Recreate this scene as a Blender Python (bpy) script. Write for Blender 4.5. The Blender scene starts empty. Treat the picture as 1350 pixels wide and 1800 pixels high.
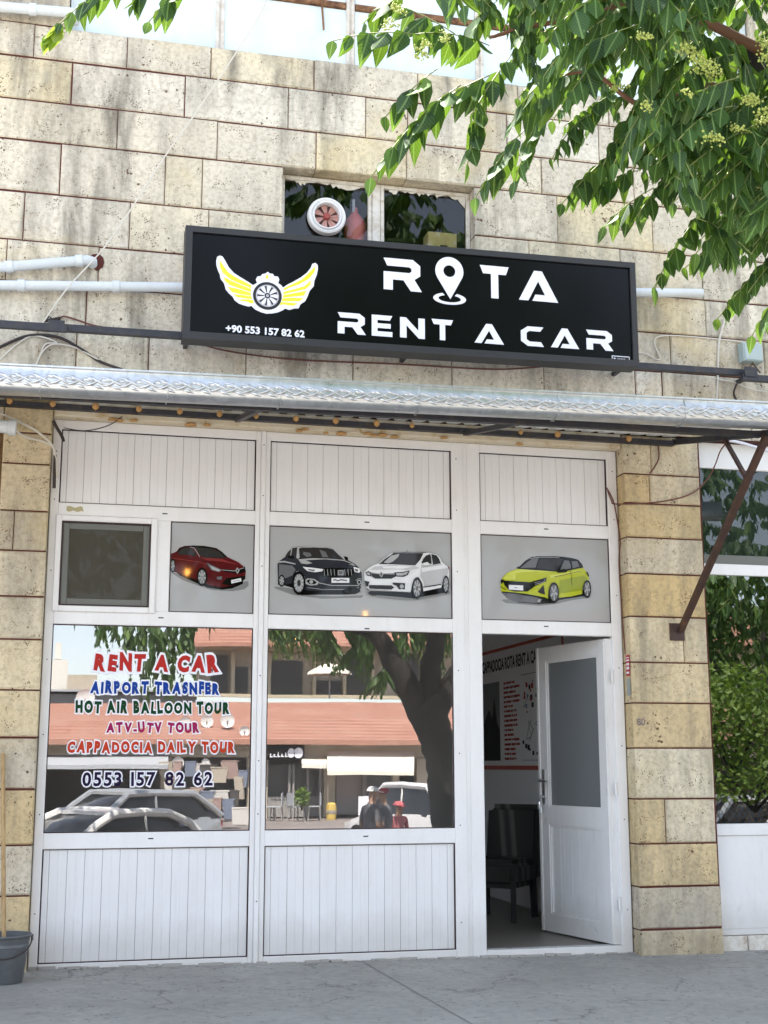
import bpy, bmesh, math, random
from math import radians as RAD, sin, cos, pi
from mathutils import Vector, Matrix, noise
from mathutils.geometry import tessellate_polygon
random.seed(7)
S = bpy.context.scene
COL = S.collection

# ------------------------------------------------------------------ camera
CAM = Vector((0.0, -9.49375, 1.38411))
AR = Vector((0.97205613, -0.23474524, -0.00124705))
AU = Vector((-0.04323247, -0.18423763, 0.98193047))
AF = Vector((0.23073326, 0.95443762, 0.18923793))
cam = bpy.data.cameras.new('camera'); co = bpy.data.objects.new('camera', cam); COL.objects.link(co)
co.matrix_world = Matrix(((AR.x, AU.x, -AF.x, CAM.x), (AR.y, AU.y, -AF.y, CAM.y), (AR.z, AU.z, -AF.z, CAM.z), (0, 0, 0, 1)))
cam.sensor_fit = 'HORIZONTAL'; cam.sensor_width = 36; cam.lens = 36 * 2301.48 / 1350
cam.clip_start = 0.05; cam.clip_end = 3000
S.camera = co

# ------------------------------------------------------------------ light
SUN_EL, SUN_AZ = RAD(60), RAD(-14)          # azimuth measured from +y towards +x
w = bpy.data.worlds.new('World'); S.world = w; w.use_nodes = True
nt = w.node_tree; bg = nt.nodes['Background']
sky = nt.nodes.new('ShaderNodeTexSky'); sky.sky_type = 'NISHITA'; sky.sun_disc = False
sky.sun_elevation = SUN_EL; sky.sun_rotation = SUN_AZ; sky.dust_density = 1.6; sky.altitude = 900; sky.air_density = 1.0
hs = nt.nodes.new('ShaderNodeHueSaturation'); hs.inputs['Saturation'].default_value = .56        # a milky, hazy summer sky
nt.links.new(sky.outputs[0], hs.inputs['Color']); nt.links.new(hs.outputs[0], bg.inputs[0]); bg.inputs[1].default_value = 0.15
sl = bpy.data.lights.new('sun', 'SUN'); sl.energy = 5.0; sl.angle = RAD(0.5); sl.color = (1, .95, .87)
so = bpy.data.objects.new('sun', sl); COL.objects.link(so)
sd = Vector((sin(SUN_AZ) * cos(SUN_EL), cos(SUN_AZ) * cos(SUN_EL), sin(SUN_EL)))
so.rotation_euler = sd.to_track_quat('Z', 'Y').to_euler(); so.location = (0, 20, 40)
S.view_settings.view_transform = 'Standard'; S.view_settings.look = 'None'
S.view_settings.exposure = 2.2; S.view_settings.gamma = 1
S.render.engine = 'CYCLES'; S.cycles.use_denoising = True
S.cycles.max_bounces = 8; S.cycles.transparent_max_bounces = 12; S.cycles.sample_clamp_indirect = 6

# ------------------------------------------------------------------ helpers
def at(px, py, Y=0.0):
    d = AR * (px - 675) + AU * (900 - py) + AF * 2301.48
    return CAM + d * ((Y - CAM.y) / d.y)
def mirrored(px, py, L):                     # real place of something seen in the glass, L metres out in the street
    p = at(px, py, L); return Vector((p.x, -L, p.z))

class MB:
    def __init__(s): s.v = []; s.f = []; s.m = []; s.cur = 0; s.uv = {}
    def add(s, vs, fs):
        n = len(s.v); s.v += [tuple(v) for v in vs]
        for f in fs: s.f.append(tuple(i + n for i in f)); s.m.append(s.cur)
        return n
    def mat(s, i): s.cur = i; return s
    def box(s, a, b, ch=0.0):
        x0, x1 = sorted((a[0], b[0])); y0, y1 = sorted((a[1], b[1])); z0, z1 = sorted((a[2], b[2]))
        c = min(ch, (x1-x0)/2.2, (z1-z0)/2.2, (y1-y0)/1.1)
        if c <= 0:
            s.add([(x0,y0,z0),(x1,y0,z0),(x1,y1,z0),(x0,y1,z0),(x0,y0,z1),(x1,y0,z1),(x1,y1,z1),(x0,y1,z1)],
                  [(0,1,5,4),(1,2,6,5),(2,3,7,6),(3,0,4,7),(4,5,6,7),(3,2,1,0)])
        else:      # bevel around the front (-y) face only
            yf = y0 + c
            s.add([(x0+c,y0,z0+c),(x1-c,y0,z0+c),(x1-c,y0,z1-c),(x0+c,y0,z1-c),
                   (x0,yf,z0),(x1,yf,z0),(x1,yf,z1),(x0,yf,z1),
                   (x0,y1,z0),(x1,y1,z0),(x1,y1,z1),(x0,y1,z1)],
                  [(0,1,2,3),(4,5,1,0),(5,6,2,1),(6,7,3,2),(7,4,0,3),(8,9,5,4),(9,10,6,5),(10,11,7,6),(11,8,4,7),(11,10,9,8)])
        return s
    def obox(s, c, ax, ay, az):              # oriented box, half-axis vectors
        c = Vector(c); vs = []
        for k in (-1, 1):
            for i, j in ((-1,-1),(1,-1),(1,1),(-1,1)): vs.append(c + ax*i + ay*j + az*k)
        s.add(vs, [(3,2,1,0),(4,5,6,7),(0,1,5,4),(1,2,6,5),(2,3,7,6),(3,0,4,7)]); return s
    def bar(s, a, b, wd, ht=None, up=(0,0,1)):
        a, b = Vector(a), Vector(b); d = (b-a); l = d.length; d.normalize(); up = Vector(up)
        sx = d.cross(up)
        if sx.length < 1e-4: sx = d.cross(Vector((1,0,0)))
        sx.normalize(); sy = sx.cross(d).normalized()
        return s.obox((a+b)/2, sx*(wd/2), d*(l/2), sy*((ht or wd)/2))
    def tube(s, pts, r, n=8, close=True):
        pts = [Vector(p) for p in pts]; rr = r if isinstance(r, (list, tuple)) else [r]*len(pts)
        vs, fs = [], []; prev = None
        for i, p in enumerate(pts):
            t = (pts[min(i+1, len(pts)-1)] - pts[max(i-1, 0)]).normalized()
            if prev is None:
                a = t.cross(Vector((0,0,1)));
                if a.length < 1e-3: a = t.cross(Vector((1,0,0)))
                a.normalize()
            else:
                a = prev - t * prev.dot(t); a.normalize()
            prev = a; b = t.cross(a)
            for k in range(n):
                q = 2*pi*k/n; vs.append(p + (a*cos(q) + b*sin(q))*rr[i])
        for i in range(len(pts)-1):
            for k in range(n): fs.append((i*n+k, i*n+(k+1)%n, (i+1)*n+(k+1)%n, (i+1)*n+k))
        if close: fs.append(tuple(range(n))[::-1]); fs.append(tuple(range((len(pts)-1)*n, len(pts)*n)))
        s.add(vs, fs); return s
    def lathe(s, prof, c=(0,0,0), n=24, axis='z'):     # prof [(r, h)]
        vs, fs = [], []
        for r, h in prof:
            for k in range(n):
                q = 2*pi*k/n; a, b = r*cos(q), r*sin(q)
                vs.append((c[0]+a, c[1]+b, c[2]+h) if axis == 'z' else (c[0]+a, c[1]-h, c[2]+b))
        for i in range(len(prof)-1):
            for k in range(n): fs.append((i*n+k, i*n+(k+1)%n, (i+1)*n+(k+1)%n, (i+1)*n+k))
        s.add(vs, fs); return s
    def flat(s, loops, Y, t=0.0):            # loops of (x, z) -> flat figure facing -y at depth Y, thickness t
        L = [[Vector((p[0], p[1], 0)) for p in lp] for lp in loops]
        fl = [p for lp in L for p in lp]; tri = tessellate_polygon(L); fs = []
        for a, b, c in tri:
            n = (fl[b]-fl[a]).cross(fl[c]-fl[a]).z
            fs.append((a, b, c) if n > 0 else (a, c, b))
        s.add([(p.x, Y, p.y) for p in fl], fs)
        if t:
            o = 0
            for lp in L:
                m = len(lp); vs = [(p.x, Y, p.y) for p in lp] + [(p.x, Y+t, p.y) for p in lp]
                s.add(vs, [(i, (i+1)%m, m+(i+1)%m, m+i) for i in range(m)])
        return s
    def build(s, name, mats, parent=None, smooth=False):
        me = bpy.data.meshes.new(name); me.from_pydata(s.v, [], s.f)
        for m in (mats if isinstance(mats, (list, tuple)) else [mats]): me.materials.append(m)
        me.polygons.foreach_set('material_index', s.m)
        if smooth: me.polygons.foreach_set('use_smooth', [True]*len(s.f))
        if smooth and smooth != 'all':
            try: me.set_sharp_from_angle(angle=RAD(smooth if isinstance(smooth, (int, float)) and smooth is not True else 40))
            except Exception: pass
        me.update()
        return link(bpy.data.objects.new(name, me), parent)

def link(o, parent=None):
    COL.objects.link(o)
    if parent is not None:
        o.parent = parent
        if parent.type == 'EMPTY': o.matrix_parent_inverse = Matrix.Translation(-parent.location)
    return o
def tag(o, label=None, cat=None, group=None, kind=None):
    if label: o['label'] = label
    if cat: o['category'] = cat
    if group: o['group'] = group
    if kind: o['kind'] = kind
    return o
def thing(name, label, cat, loc=(0,0,0), group=None, kind=None):
    o = bpy.data.objects.new(name, None); COL.objects.link(o); o.location = loc; o.empty_display_size = .1
    return tag(o, label, cat, group, kind)
def kids(o): return [c for c in bpy.data.objects if c.parent == o]
def copy_tree(o, parent=None):
    c = o.copy(); COL.objects.link(c)
    if parent is not None: c.parent = parent
    for ch in kids(o): copy_tree(ch, c)
    return c

# ------------------------------------------------------------------ materials
def M(name, col, rough=.6, metal=0, spec=.5, **k):
    m = bpy.data.materials.new(name); m.use_nodes = True; b = m.node_tree.nodes['Principled BSDF']
    b.inputs['Base Color'].default_value = (*col, 1); b.inputs['Roughness'].default_value = rough
    b.inputs['Metallic'].default_value = metal; b.inputs['Specular IOR Level'].default_value = spec
    return m
class N:
    def __init__(s, m): s.t = m.node_tree; s.b = s.t.nodes.get('Principled BSDF'); s.out = s.t.nodes['Material Output']
    def n(s, ty, **kw):
        q = s.t.nodes.new(ty)
        for k, v in kw.items():
            if k.startswith('i_'): q.inputs[int(k[2:])].default_value = v
            else: setattr(q, k, v)
        return q
    def l(s, a, b): s.t.links.new(a, b)
    def coord(s, scale=(1,1,1)):
        g = s.n('ShaderNodeTexCoord'); mp = s.n('ShaderNodeMapping'); mp.inputs['Scale'].default_value = scale
        s.l(g.outputs['Object'], mp.inputs[0]); return mp.outputs[0]
    def noise(s, v, scale, detail=6, rough=.6, dist=0):
        q = s.n('ShaderNodeTexNoise'); q.inputs['Scale'].default_value = scale; q.inputs['Detail'].default_value = detail
        q.inputs['Roughness'].default_value = rough; q.inputs['Distortion'].default_value = dist
        if v is not None: s.l(v, q.inputs['Vector'])
        return q.outputs[0]
    def ramp(s, f, stops):
        q = s.n('ShaderNodeValToRGB'); e = q.color_ramp.elements
        while len(e) < len(stops): e.new(.5)
        for el, (p, c) in zip(e, stops): el.position = p; el.color = (*c, 1) if len(c) == 3 else c
        s.l(f, q.inputs[0]); return q.outputs[0]
    def mixc(s, f, a, b, mode='MIX'):
        q = s.n('ShaderNodeMix', data_type='RGBA', blend_type=mode)
        for sock, v in ((q.inputs[0], f), (q.inputs[6], a), (q.inputs[7], b)):
            if hasattr(v, 'is_linked') or hasattr(v, 'links'): s.l(v, sock)
            else: sock.default_value = v if isinstance(v, float) else (*v, 1)
        return q.outputs[2]
    def math(s, op, a, b=0.0, clamp=False):
        q = s.n('ShaderNodeMath', operation=op, use_clamp=clamp)
        for i, v in enumerate((a, b)):
            if hasattr(v, 'links'): s.l(v, q.inputs[i])
            else: q.inputs[i].default_value = v
        return q.outputs[0]
    def bump(s, h, st=.3, d=.01):
        q = s.n('ShaderNodeBump'); q.inputs['Strength'].default_value = st; q.inputs['Distance'].default_value = d
        s.l(h, q.inputs['Height']); s.l(q.outputs[0], s.b.inputs['Normal'])
G = lambda v: (v, v, v)

def stone_mat(name, stops, stain=.5, yel=.3):
    m = M(name, (.5,.45,.35), .9, spec=.2); k = N(m); v = k.coord()
    geo = k.n('ShaderNodeNewGeometry'); rnd = geo.outputs['Random Per Island']
    base = k.ramp(rnd, stops)
    # per block offset of texture space so that no two blocks match
    off = k.n('ShaderNodeVectorMath', operation='MULTIPLY_ADD'); cmb = k.n('ShaderNodeCombineXYZ')
    for i in range(3): k.l(k.math('MULTIPLY', rnd, 37.0 + 11*i), cmb.inputs[i])
    k.l(v, off.inputs[0]); off.inputs[1].default_value = (1,1,1); k.l(cmb.outputs[0], off.inputs[2]); bv = off.outputs[0]
    mott = k.noise(bv, 2.6, 8, .62)
    c = k.mixc(k.math('MULTIPLY', k.ramp(mott, [(.35, G(0)), (.7, G(1))]), .38 if yel else .55), base, (.52,.39,.19) if yel else (.56,.52,.43))
    fine = k.noise(bv, 30, 6, .7)
    c = k.mixc(k.math('MULTIPLY', k.ramp(fine, [(.3, G(1)), (.55, G(0))]), .55), c, (.26,.20,.13))
    # grey weather streaks running down
    mp = k.n('ShaderNodeMapping'); mp.inputs['Scale'].default_value = (3.2, 3.2, .55); k.l(v, mp.inputs[0])
    st = k.noise(mp.outputs[0], 1.7, 7, .65, .4)
    gate = k.noise(v, .75, 3, .5)
    sm = k.math('MULTIPLY', k.ramp(st, [(.42, G(0)), (.66, G(1))]), k.ramp(gate, [(.34, G(0)), (.58, G(1))]))
    c = k.mixc(k.math('MULTIPLY', sm, stain), c, (.15,.135,.11))
    # warm yellow patches that run across several blocks
    yp = k.noise(v, 1.15, 5, .6, .5); c = k.mixc(k.math('MULTIPLY', k.ramp(yp, [(.53, G(0)), (.70, G(1))]), .45), c, (.60,.46,.22))
    # splash dirt near the pavement
    sepz = k.n('ShaderNodeSeparateXYZ'); k.l(v, sepz.inputs[0]); zz = k.math('ADD', sepz.outputs[2], k.math('MULTIPLY', k.math('SUBTRACT', k.noise(v, 4, 5), .5), .9))
    c = k.mixc(k.math('MULTIPLY', k.ramp(zz, [(.0, G(1)), (.55, G(0))]), .55), c, (.22,.19,.15))
    # pits
    vo = k.n('ShaderNodeTexVoronoi'); vo.inputs['Scale'].default_value = 21; k.l(bv, vo.inputs['Vector']); vo.inputs['Randomness'].default_value = 1
    pm = k.noise(bv, 3.2, 4, .6)
    thr = k.ramp(pm, [(.42, G(.0)), (.58, G(.11)), (.78, G(.44))])
    ns = k.noise(bv, 60, 2, .5)
    ns2 = k.noise(bv, 26, 2, .5); dist = k.math('ADD', vo.outputs['Distance'], k.math('ADD', k.math('MULTIPLY', k.math('SUBTRACT', ns, .5), .35), k.math('MULTIPLY', k.math('SUBTRACT', ns2, .5), .55)))
    pit = k.math('MULTIPLY', k.math('SUBTRACT', thr, dist), 14.0, True)
    vo2 = k.n('ShaderNodeTexVoronoi'); vo2.inputs['Scale'].default_value = 60; k.l(bv, vo2.inputs['Vector'])
    pit2 = k.math('MULTIPLY', k.math('SUBTRACT', k.ramp(k.noise(bv, 9, 3), [(.42, G(0)), (.66, G(.40))]), vo2.outputs['Distance']), 10.0, True)
    pits = k.math('MAXIMUM', pit, k.math('MULTIPLY', pit2, .8))
    c = k.mixc(k.math('MULTIPLY', pits, .85), c, (.085,.04,.018))
    # short dark scratches and lichen specks
    mp2 = k.n('ShaderNodeMapping'); mp2.inputs['Scale'].default_value = (1, 1, 3.2); k.l(bv, mp2.inputs[0])
    scx = k.noise(mp2.outputs[0], 11, 5, .75, 1.2); sg8 = k.noise(bv, 2.1, 3)
    c = k.mixc(k.math('MULTIPLY', k.math('MULTIPLY', k.ramp(scx, [(.60, G(0)), (.66, G(1))]), k.ramp(sg8, [(.45, G(0)), (.6, G(1))])), .7), c, (.17,.15,.10) if not yel else (.30,.19,.07))
    k.l(c, k.b.inputs['Base Color'])
    h = k.math('SUBTRACT', k.math('ADD', k.math('MULTIPLY', fine, .35), k.math('MULTIPLY', mott, .4)), k.math('MULTIPLY', pits, 1.3))
    k.bump(h, .55, .008)
    return m
m_stone = stone_mat('pale_tuff', [(0, (.71,.63,.48)), (.2, (.78,.71,.58)), (.4, (.64,.57,.44)), (.6, (.77,.70,.58)), (.75, (.72,.61,.38)), (.85, (.76,.69,.55)), (1, (.79,.73,.62))], .85, yel=0)
m_stone_low = stone_mat('yellow_tuff', [(0, (.66,.49,.25)), (.2, (.70,.62,.46)), (.35, (.58,.52,.42)), (.5, (.66,.49,.25)), (.65, (.76,.70,.56)), (.8, (.66,.52,.30)), (.9, (.74,.68,.56)), (1, (.56,.49,.38))], .6, yel=1)
m_mortar = M('dark_joint', (.085,.020,.014), .95); 
m_conc = M('render_beam', (.66,.58,.44), .9)
k = N(m_conc); v = k.coord(); k.l(k.ramp(k.noise(v, 9, 8, .7, .8), [(.3, (.45,.30,.12)), (.45, (.66,.56,.40)), (.7, (.72,.66,.54))]), k.b.inputs['Base Color']); k.bump(k.noise(v, 30, 6), .5, .01)
def pvc(name, col, dirt=.25, rough=.32):
    m = M(name, col, rough, spec=.45); k = N(m); v = k.coord((1,1,.35))
    d = k.ramp(k.noise(v, 3.5, 8, .68, .5), [(.42, G(0)), (.75, G(1))])
    f = k.ramp(k.noise(k.coord(), 42, 4, .7), [(.55, G(0)), (.8, G(1))])
    c = k.mixc(k.math('MULTIPLY', d, dirt), col, (.50,.46,.40)); c = k.mixc(k.math('MULTIPLY', f, dirt*.6), c, (.42,.38,.32))
    sepz = k.n('ShaderNodeSeparateXYZ'); k.l(k.coord(), sepz.inputs[0]); zz = k.math('SUBTRACT', sepz.outputs[2], k.math('MULTIPLY', k.noise(k.coord((1,1,.5)), 7, 7, .7), .30))
    c = k.mixc(k.math('MULTIPLY', k.ramp(zz, [(.0, G(1)), (.22, G(0))]), .38), c, (.42,.38,.32))
    drip = k.noise(k.coord((1,1,.06)), 26, 3, .6); c = k.mixc(k.math('MULTIPLY', k.ramp(drip, [(.60, G(0)), (.72, G(1))]), dirt*.8), c, (.50,.45,.38))
    k.l(c, k.b.inputs['Base Color']); k.l(k.ramp(k.noise(k.coord(), 6, 4), [(.3, G(rough-.06)), (.7, G(rough+.2))]), k.b.inputs['Roughness'])
    k.bump(k.noise(k.coord((1,1,.2)), 4, 2), .05, .02)
    return m
m_pvc = pvc('white_pvc', (.80,.79,.79), .22)
m_plank = pvc('white_plank', (.78,.775,.78), .16, .4)
m_gap = M('dark_gasket', (.035,.012,.012), .7)  # dark rubber seals, also the dark backing behind the plank grooves
m_slot = M('slot_black', (.02,.02,.02), .8)
m_greyfr = M('grey_frame', (.13,.135,.12), .5)
m_film = M('grey_film', (.33,.33,.33), .12, spec=.6)
def glass(name, refl, tint, rough=0.0, rc=(1,1,1), wav=.0):
    m = bpy.data.materials.new(name); m.use_nodes = True; t = m.node_tree; t.nodes.clear()
    o = t.nodes.new('ShaderNodeOutputMaterial'); mx = t.nodes.new('ShaderNodeMixShader'); a = t.nodes.new('ShaderNodeBsdfTransparent')
    g = t.nodes.new('ShaderNodeBsdfGlossy'); lw = t.nodes.new('ShaderNodeLayerWeight'); lw.inputs[0].default_value = .25
    mr = t.nodes.new('ShaderNodeMath'); mr.operation = 'MULTIPLY_ADD'; mr.inputs[1].default_value = .35; mr.inputs[2].default_value = refl; mr.use_clamp = True
    a.inputs[0].default_value = (*tint, 1); g.inputs[0].default_value = (*rc, 1); g.inputs['Roughness'].default_value = rough
    t.links.new(lw.outputs['Fresnel'], mr.inputs[0]); t.links.new(mr.outputs[0], mx.inputs[0])
    if wav:
        tc = t.nodes.new('ShaderNodeTexCoord'); nz = t.nodes.new('ShaderNodeTexNoise'); nz.inputs['Scale'].default_value = 1.3; nz.inputs['Detail'].default_value = 1
        bp = t.nodes.new('ShaderNodeBump'); bp.inputs['Distance'].default_value = wav; bp.inputs['Strength'].default_value = 1
        t.links.new(tc.outputs['Object'], nz.inputs[0]); t.links.new(nz.outputs[0], bp.inputs['Height']); t.links.new(bp.outputs[0], g.inputs['Normal'])
    t.links.new(a.outputs[0], mx.inputs[1]); t.links.new(g.outputs[0], mx.inputs[2]); t.links.new(mx.outputs[0], o.inputs[0])
    return m
m_glass = glass('mirror_tint_glass', .14, (.84,.84,.84), 0, (1,.98,.97), .0005)
m_glass2 = glass('clear_glass', .16, (.6,.62,.62), 0)
m_glassup = glass('old_glass', .02, (.85,.85,.83), .01)
m_black = M('sign_black', (.003,.003,.004), .16, spec=.16)
m_frame = M('sign_frame', (.022,.021,.022), .5)
def veiled(name, col, f, rf=.12):  # glass with an even diffuse colour mixed over it
    m = glass(name, rf, (.6,.62,.62)); t = m.node_tree; o = [n for n in t.nodes if n.type == 'OUTPUT_MATERIAL'][0]; old = o.inputs[0].links[0].from_socket
    df = t.nodes.new('ShaderNodeBsdfDiffuse'); df.inputs[0].default_value = (*col, 1); mx = t.nodes.new('ShaderNodeMixShader'); mx.inputs[0].default_value = f
    t.links.new(old, mx.inputs[1]); t.links.new(df.outputs[0], mx.inputs[2]); t.links.new(mx.outputs[0], o.inputs[0]); return m
m_veiled_door = veiled('reflection_grey_glass', (.34,.36,.37), .45)  # the pane's grey reflection, put in as a diffuse colour
m_white = M('letter_white', (.80,.80,.86), .45)
m_yel = M('wing_yellow', (.86,.78,.03), .45)
m_steel = M('painted_steel', (.028,.028,.034), .5)
k = N(m_steel); k.l(k.ramp(k.noise(k.coord(), 14, 6, .7), [(.45, (.022,.022,.03)), (.62, (.04,.035,.035)), (.75, (.12,.06,.035))]), k.b.inputs['Base Color'])
m_brown = M('brown_steel', (.05,.024,.018), .6)
k = N(m_brown); k.l(k.ramp(k.noise(k.coord(), 10, 6, .7), [(.4, (.045,.022,.018)), (.6, (.075,.035,.022)), (.75, (.13,.06,.03))]), k.b.inputs['Base Color'])
m_galv = M('galvanised', (.62,.63,.66), .34, metal=.9)
k = N(m_galv); vo = k.n('ShaderNodeTexVoronoi'); vo.inputs['Scale'].default_value = 26; k.l(k.coord(), vo.inputs[0])
k.l(k.ramp(vo.outputs['Color'], [(.2, (.56,.57,.58)), (.8, (.66,.67,.68))]), k.b.inputs['Base Color']); k.l(k.ramp(k.noise(k.coord(), 8, 6), [(.3, G(.26)), (.7, G(.5))]), k.b.inputs['Roughness'])
m_sheet = M('roof_sheet', (.80,.79,.77), .5, metal=0)
m_pipe = pvc('pipe_pvc', (.66,.70,.72), .35, .45)
m_cable_w = M('white_cable', (.62,.58,.50), .6); m_cable_b = M('black_cable', (.03,.02,.018), .6); m_cable_r = M('brown_cable', (.14,.045,.03), .6)
m_rubber = M('black_rubber', (.012,.012,.013), .7)
m_panel_blue = M('pale_blue_sheet', (.66,.76,.80), .35)
k = N(m_panel_blue); v = k.coord(); c = k.ramp(k.noise(v, 2.5, 7, .6), [(.3, (.60,.72,.78)), (.7, (.74,.80,.82))])
k.l(k.mixc(k.ramp(k.noise(k.coord((1,1,.3)), 9, 6, .7), [(.62, G(0)), (.8, G(.5))]), c, (.38,.30,.22)), k.b.inputs['Base Color'])
m_oldwhite = M('chipped_white_paint', (.62,.58,.52), .6)
k = N(m_oldwhite); v = k.coord(); k.l(k.ramp(k.noise(v, 11, 8, .75, .6), [(.30, (.16,.06,.03)), (.38, (.50,.44,.36)), (.55, (.66,.62,.56)), (.8, (.72,.70,.66))]), k.b.inputs['Base Color']); k.bump(k.noise(v, 25, 5), .4, .004)
m_rust = M('rusty_wood', (.16,.07,.03), .85)
k = N(m_rust); k.l(k.ramp(k.noise(k.coord(), 16, 7, .7), [(.35, (.07,.025,.012)), (.6, (.26,.13,.06)), (.8, (.5,.4,.28))]), k.b.inputs['Base Color'])

# ================================================================== GROUND
def grid_sheet(name, mat, x0, x1, y0, y1, nx, ny, zf):
    mb = MB(); vs = []; fs = []
    for j in range(ny+1):
        for i in range(nx+1):
            x = x0+(x1-x0)*i/nx; y = y0+(y1-y0)*j/ny; vs.append((x, y, zf(x, y)))
    for j in range(ny):
        for i in range(nx): fs.append((j*(nx+1)+i, j*(nx+1)+i+1, (j+1)*(nx+1)+i+1, (j+1)*(nx+1)+i))
    mb.add(vs, fs); o = mb.build(name, mat, None, 'all'); tag(o, kind='structure'); return o
def pave_z(x, y): return .035 - .009*x + .012*min(y, 0)*.5 + .008*sin(x*1.3)*sin(y*1.1)
m_pave = M('concrete_pavement', (.20,.20,.195), .85)
k = N(m_pave); v = k.coord()
n1 = k.noise(v, 1.1, 8, .62, .3); n2 = k.noise(v, 14, 8, .7)
c = k.ramp(n1, [(.3, (.275,.262,.234)), (.5, (.32,.306,.275)), (.72, (.375,.360,.325))])
c = k.mixc(k.math('MULTIPLY', k.ramp(n2, [(.35, G(1)), (.6, G(0))]), .3), c, (.12,.12,.12))
wob = k.n('ShaderNodeVectorMath', operation='ADD'); nv = k.n('ShaderNodeTexNoise'); nv.inputs['Scale'].default_value = 3.5; nv.inputs['Detail'].default_value = 8; nv.inputs['Roughness'].default_value = .75
k.l(v, nv.inputs[0]); sc = k.n('ShaderNodeVectorMath', operation='SCALE'); sc.inputs[3].default_value = .30; k.l(nv.outputs['Color'], sc.inputs[0]); k.l(v, wob.inputs[0]); k.l(sc.outputs[0], wob.inputs[1])
cr = None
for scl, wd, gl in ((.9, .005, .52), (2.6, .009, .57), (6.5, .016, .60)):
    vo = k.n('ShaderNodeTexVoronoi', feature='DISTANCE_TO_EDGE'); vo.inputs['Scale'].default_value = scl; k.l(wob.outputs[0], vo.inputs[0])
    g = k.ramp(k.noise(v, 1.6+scl*.4, 4, .6), [(gl-.06, G(0)), (gl+.06, G(1))])
    q = k.math('MULTIPLY', k.ramp(vo.outputs[0], [(0, G(1)), (wd*.55, G(1)), (wd, G(0))]), g)
    cr = q if cr is None else k.math('MAXIMUM', cr, q)
c = k.mixc(k.math('MULTIPLY', cr, .72), c, (.06,.055,.05))
vo = k.n('ShaderNodeTexVoronoi'); vo.inputs['Scale'].default_value = 16; k.l(v, vo.inputs[0])
sp = k.math('MULTIPLY', k.math('LESS_THAN', vo.outputs[0], .15), k.ramp(k.noise(v, 2.3, 3), [(.44, G(0)), (.52, G(1))]))
c = k.mixc(k.math('MULTIPLY', sp, .7), c, (.05,.045,.04))
k.l(c, k.b.inputs['Base Color']); k.bump(k.math('SUBTRACT', n2, k.math('MULTIPLY', cr, 1.5)), .35, .006)
grid_sheet('pavement', m_pave, -14, 16, -10.6, 6, 60, 40, pave_z)
mb = MB(); mb.box((-14, -10.75, -.76), (16, -10.59, .012)); o = mb.build('pavement_kerb', M('kerb_stone', (.32,.31,.29), .85)); tag(o, kind='structure')
m_street = M('street_asphalt', (.20,.175,.165), .9)
k = N(m_street); k.l(k.ramp(k.noise(k.coord(), .6, 8, .6), [(.3, (.19,.165,.155)), (.7, (.27,.235,.22))]), k.b.inputs['Base Color'])
def street_z(x, y): return -.74 + max(0, min(1, (-y-14)/22))*.34
grid_sheet('street', m_street, -400, 400, -500, -10.7, 40, 60, street_z)
o = grid_sheet('ground', m_street, -420, 420, -10, 400, 8, 8, lambda x, y: -.8)

# expansion groove in the pavement
mb = MB(); a = Vector((2.12, -.02, 0)); b = Vector((2.30, -4.2, 0)); vs = []; fs = []
for i in range(25):
    p = a.lerp(b, i/24); p.z = pave_z(p.x, p.y)+.004; vs += [(p.x-.003, p.y, p.z), (p.x+.003, p.y, p.z)]
    if i: fs.append((2*i-2, 2*i-1, 2*i+1, 2*i))
mb.add(vs, fs); tag(mb.build('pavement_joint', M('joint_dark', (.16,.155,.145), .9)), kind='structure')

# ================================================================== STONE BUILDING
WX0, WX1 = 1.468, 3.015
bld = thing('stone_building', 'pale ashlar stone building with dark joints above and around the shop front', 'building', (2, 0, 0))
def courses(rows, mat, name, deep=.12, y=-.13, ch=.009, gap=.011, skip=None):
    mb = MB(); rnd = random.Random(3)
    for z0, z1, segs in rows:
        for js in segs:
            for a, b in zip(js[:-1], js[1:]):
                dy = rnd.uniform(-.004, .004); g = gap/2
                gv = .0028 if a not in (WX1,) else 0; x0, x1, za, zb = a+gv, b-gv, z0+g, z1-g
                yf = y+dy; c = ch*rnd.uniform(.7, 1.5)
                # front face outline slightly irregular, with two extra points on each long edge
                nx = max(2, int((x1-x0)/.13)); nz = 3
                def edge(p, q, n): return [(p[0]+(q[0]-p[0])*i/n, p[1]+(q[1]-p[1])*i/n) for i in range(n)]
                def loop(e):
                    A, B, C_, D = (x0+e, za+e), (x1-e, za+e), (x1-e, zb-e), (x0+e, zb-e)
                    return edge(A, B, nx)+edge(B, C_, nz)+edge(C_, D, nx)+edge(D, A, nz)
                outer = loop(0); inner = loop(c); n = len(outer)
                inner = [(p[0]+rnd.uniform(-.0035, .0035), p[1]+rnd.uniform(-.003, .003)) for p in inner]
                if rnd.random() < .28:      # a chipped corner
                    q = rnd.choice((0, nx, nx+nz, 2*nx+nz)); cx, cz = (x0+x1)/2, (za+zb)/2
                    p = inner[q]; inner[q] = (p[0]+(.03 if p[0] < cx else -.03)*rnd.uniform(.3, 1), p[1]+(.022 if p[1] < cz else -.022)*rnd.uniform(.3, 1))
                vs = [(p[0], yf, p[1]) for p in inner]+[(p[0], yf+c, p[1]) for p in outer]+[(p[0], deep, p[1]) for p in outer]
                fs = [tuple(range(n))]+[(i, n+i, n+(i+1)%n, (i+1)%n) for i in range(n)]+[(n+i, 2*n+i, 2*n+(i+1)%n, n+(i+1)%n) for i in range(n)]
                fs = [tuple(f) for f in fs]; fs[0] = tuple(range(n)); fs[1:] = [tuple(reversed(f)) for f in fs[1:]]
                mb.add(vs, fs)
    return mb.build(name, mat, bld)
def seg(*j): return list(j)
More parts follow.
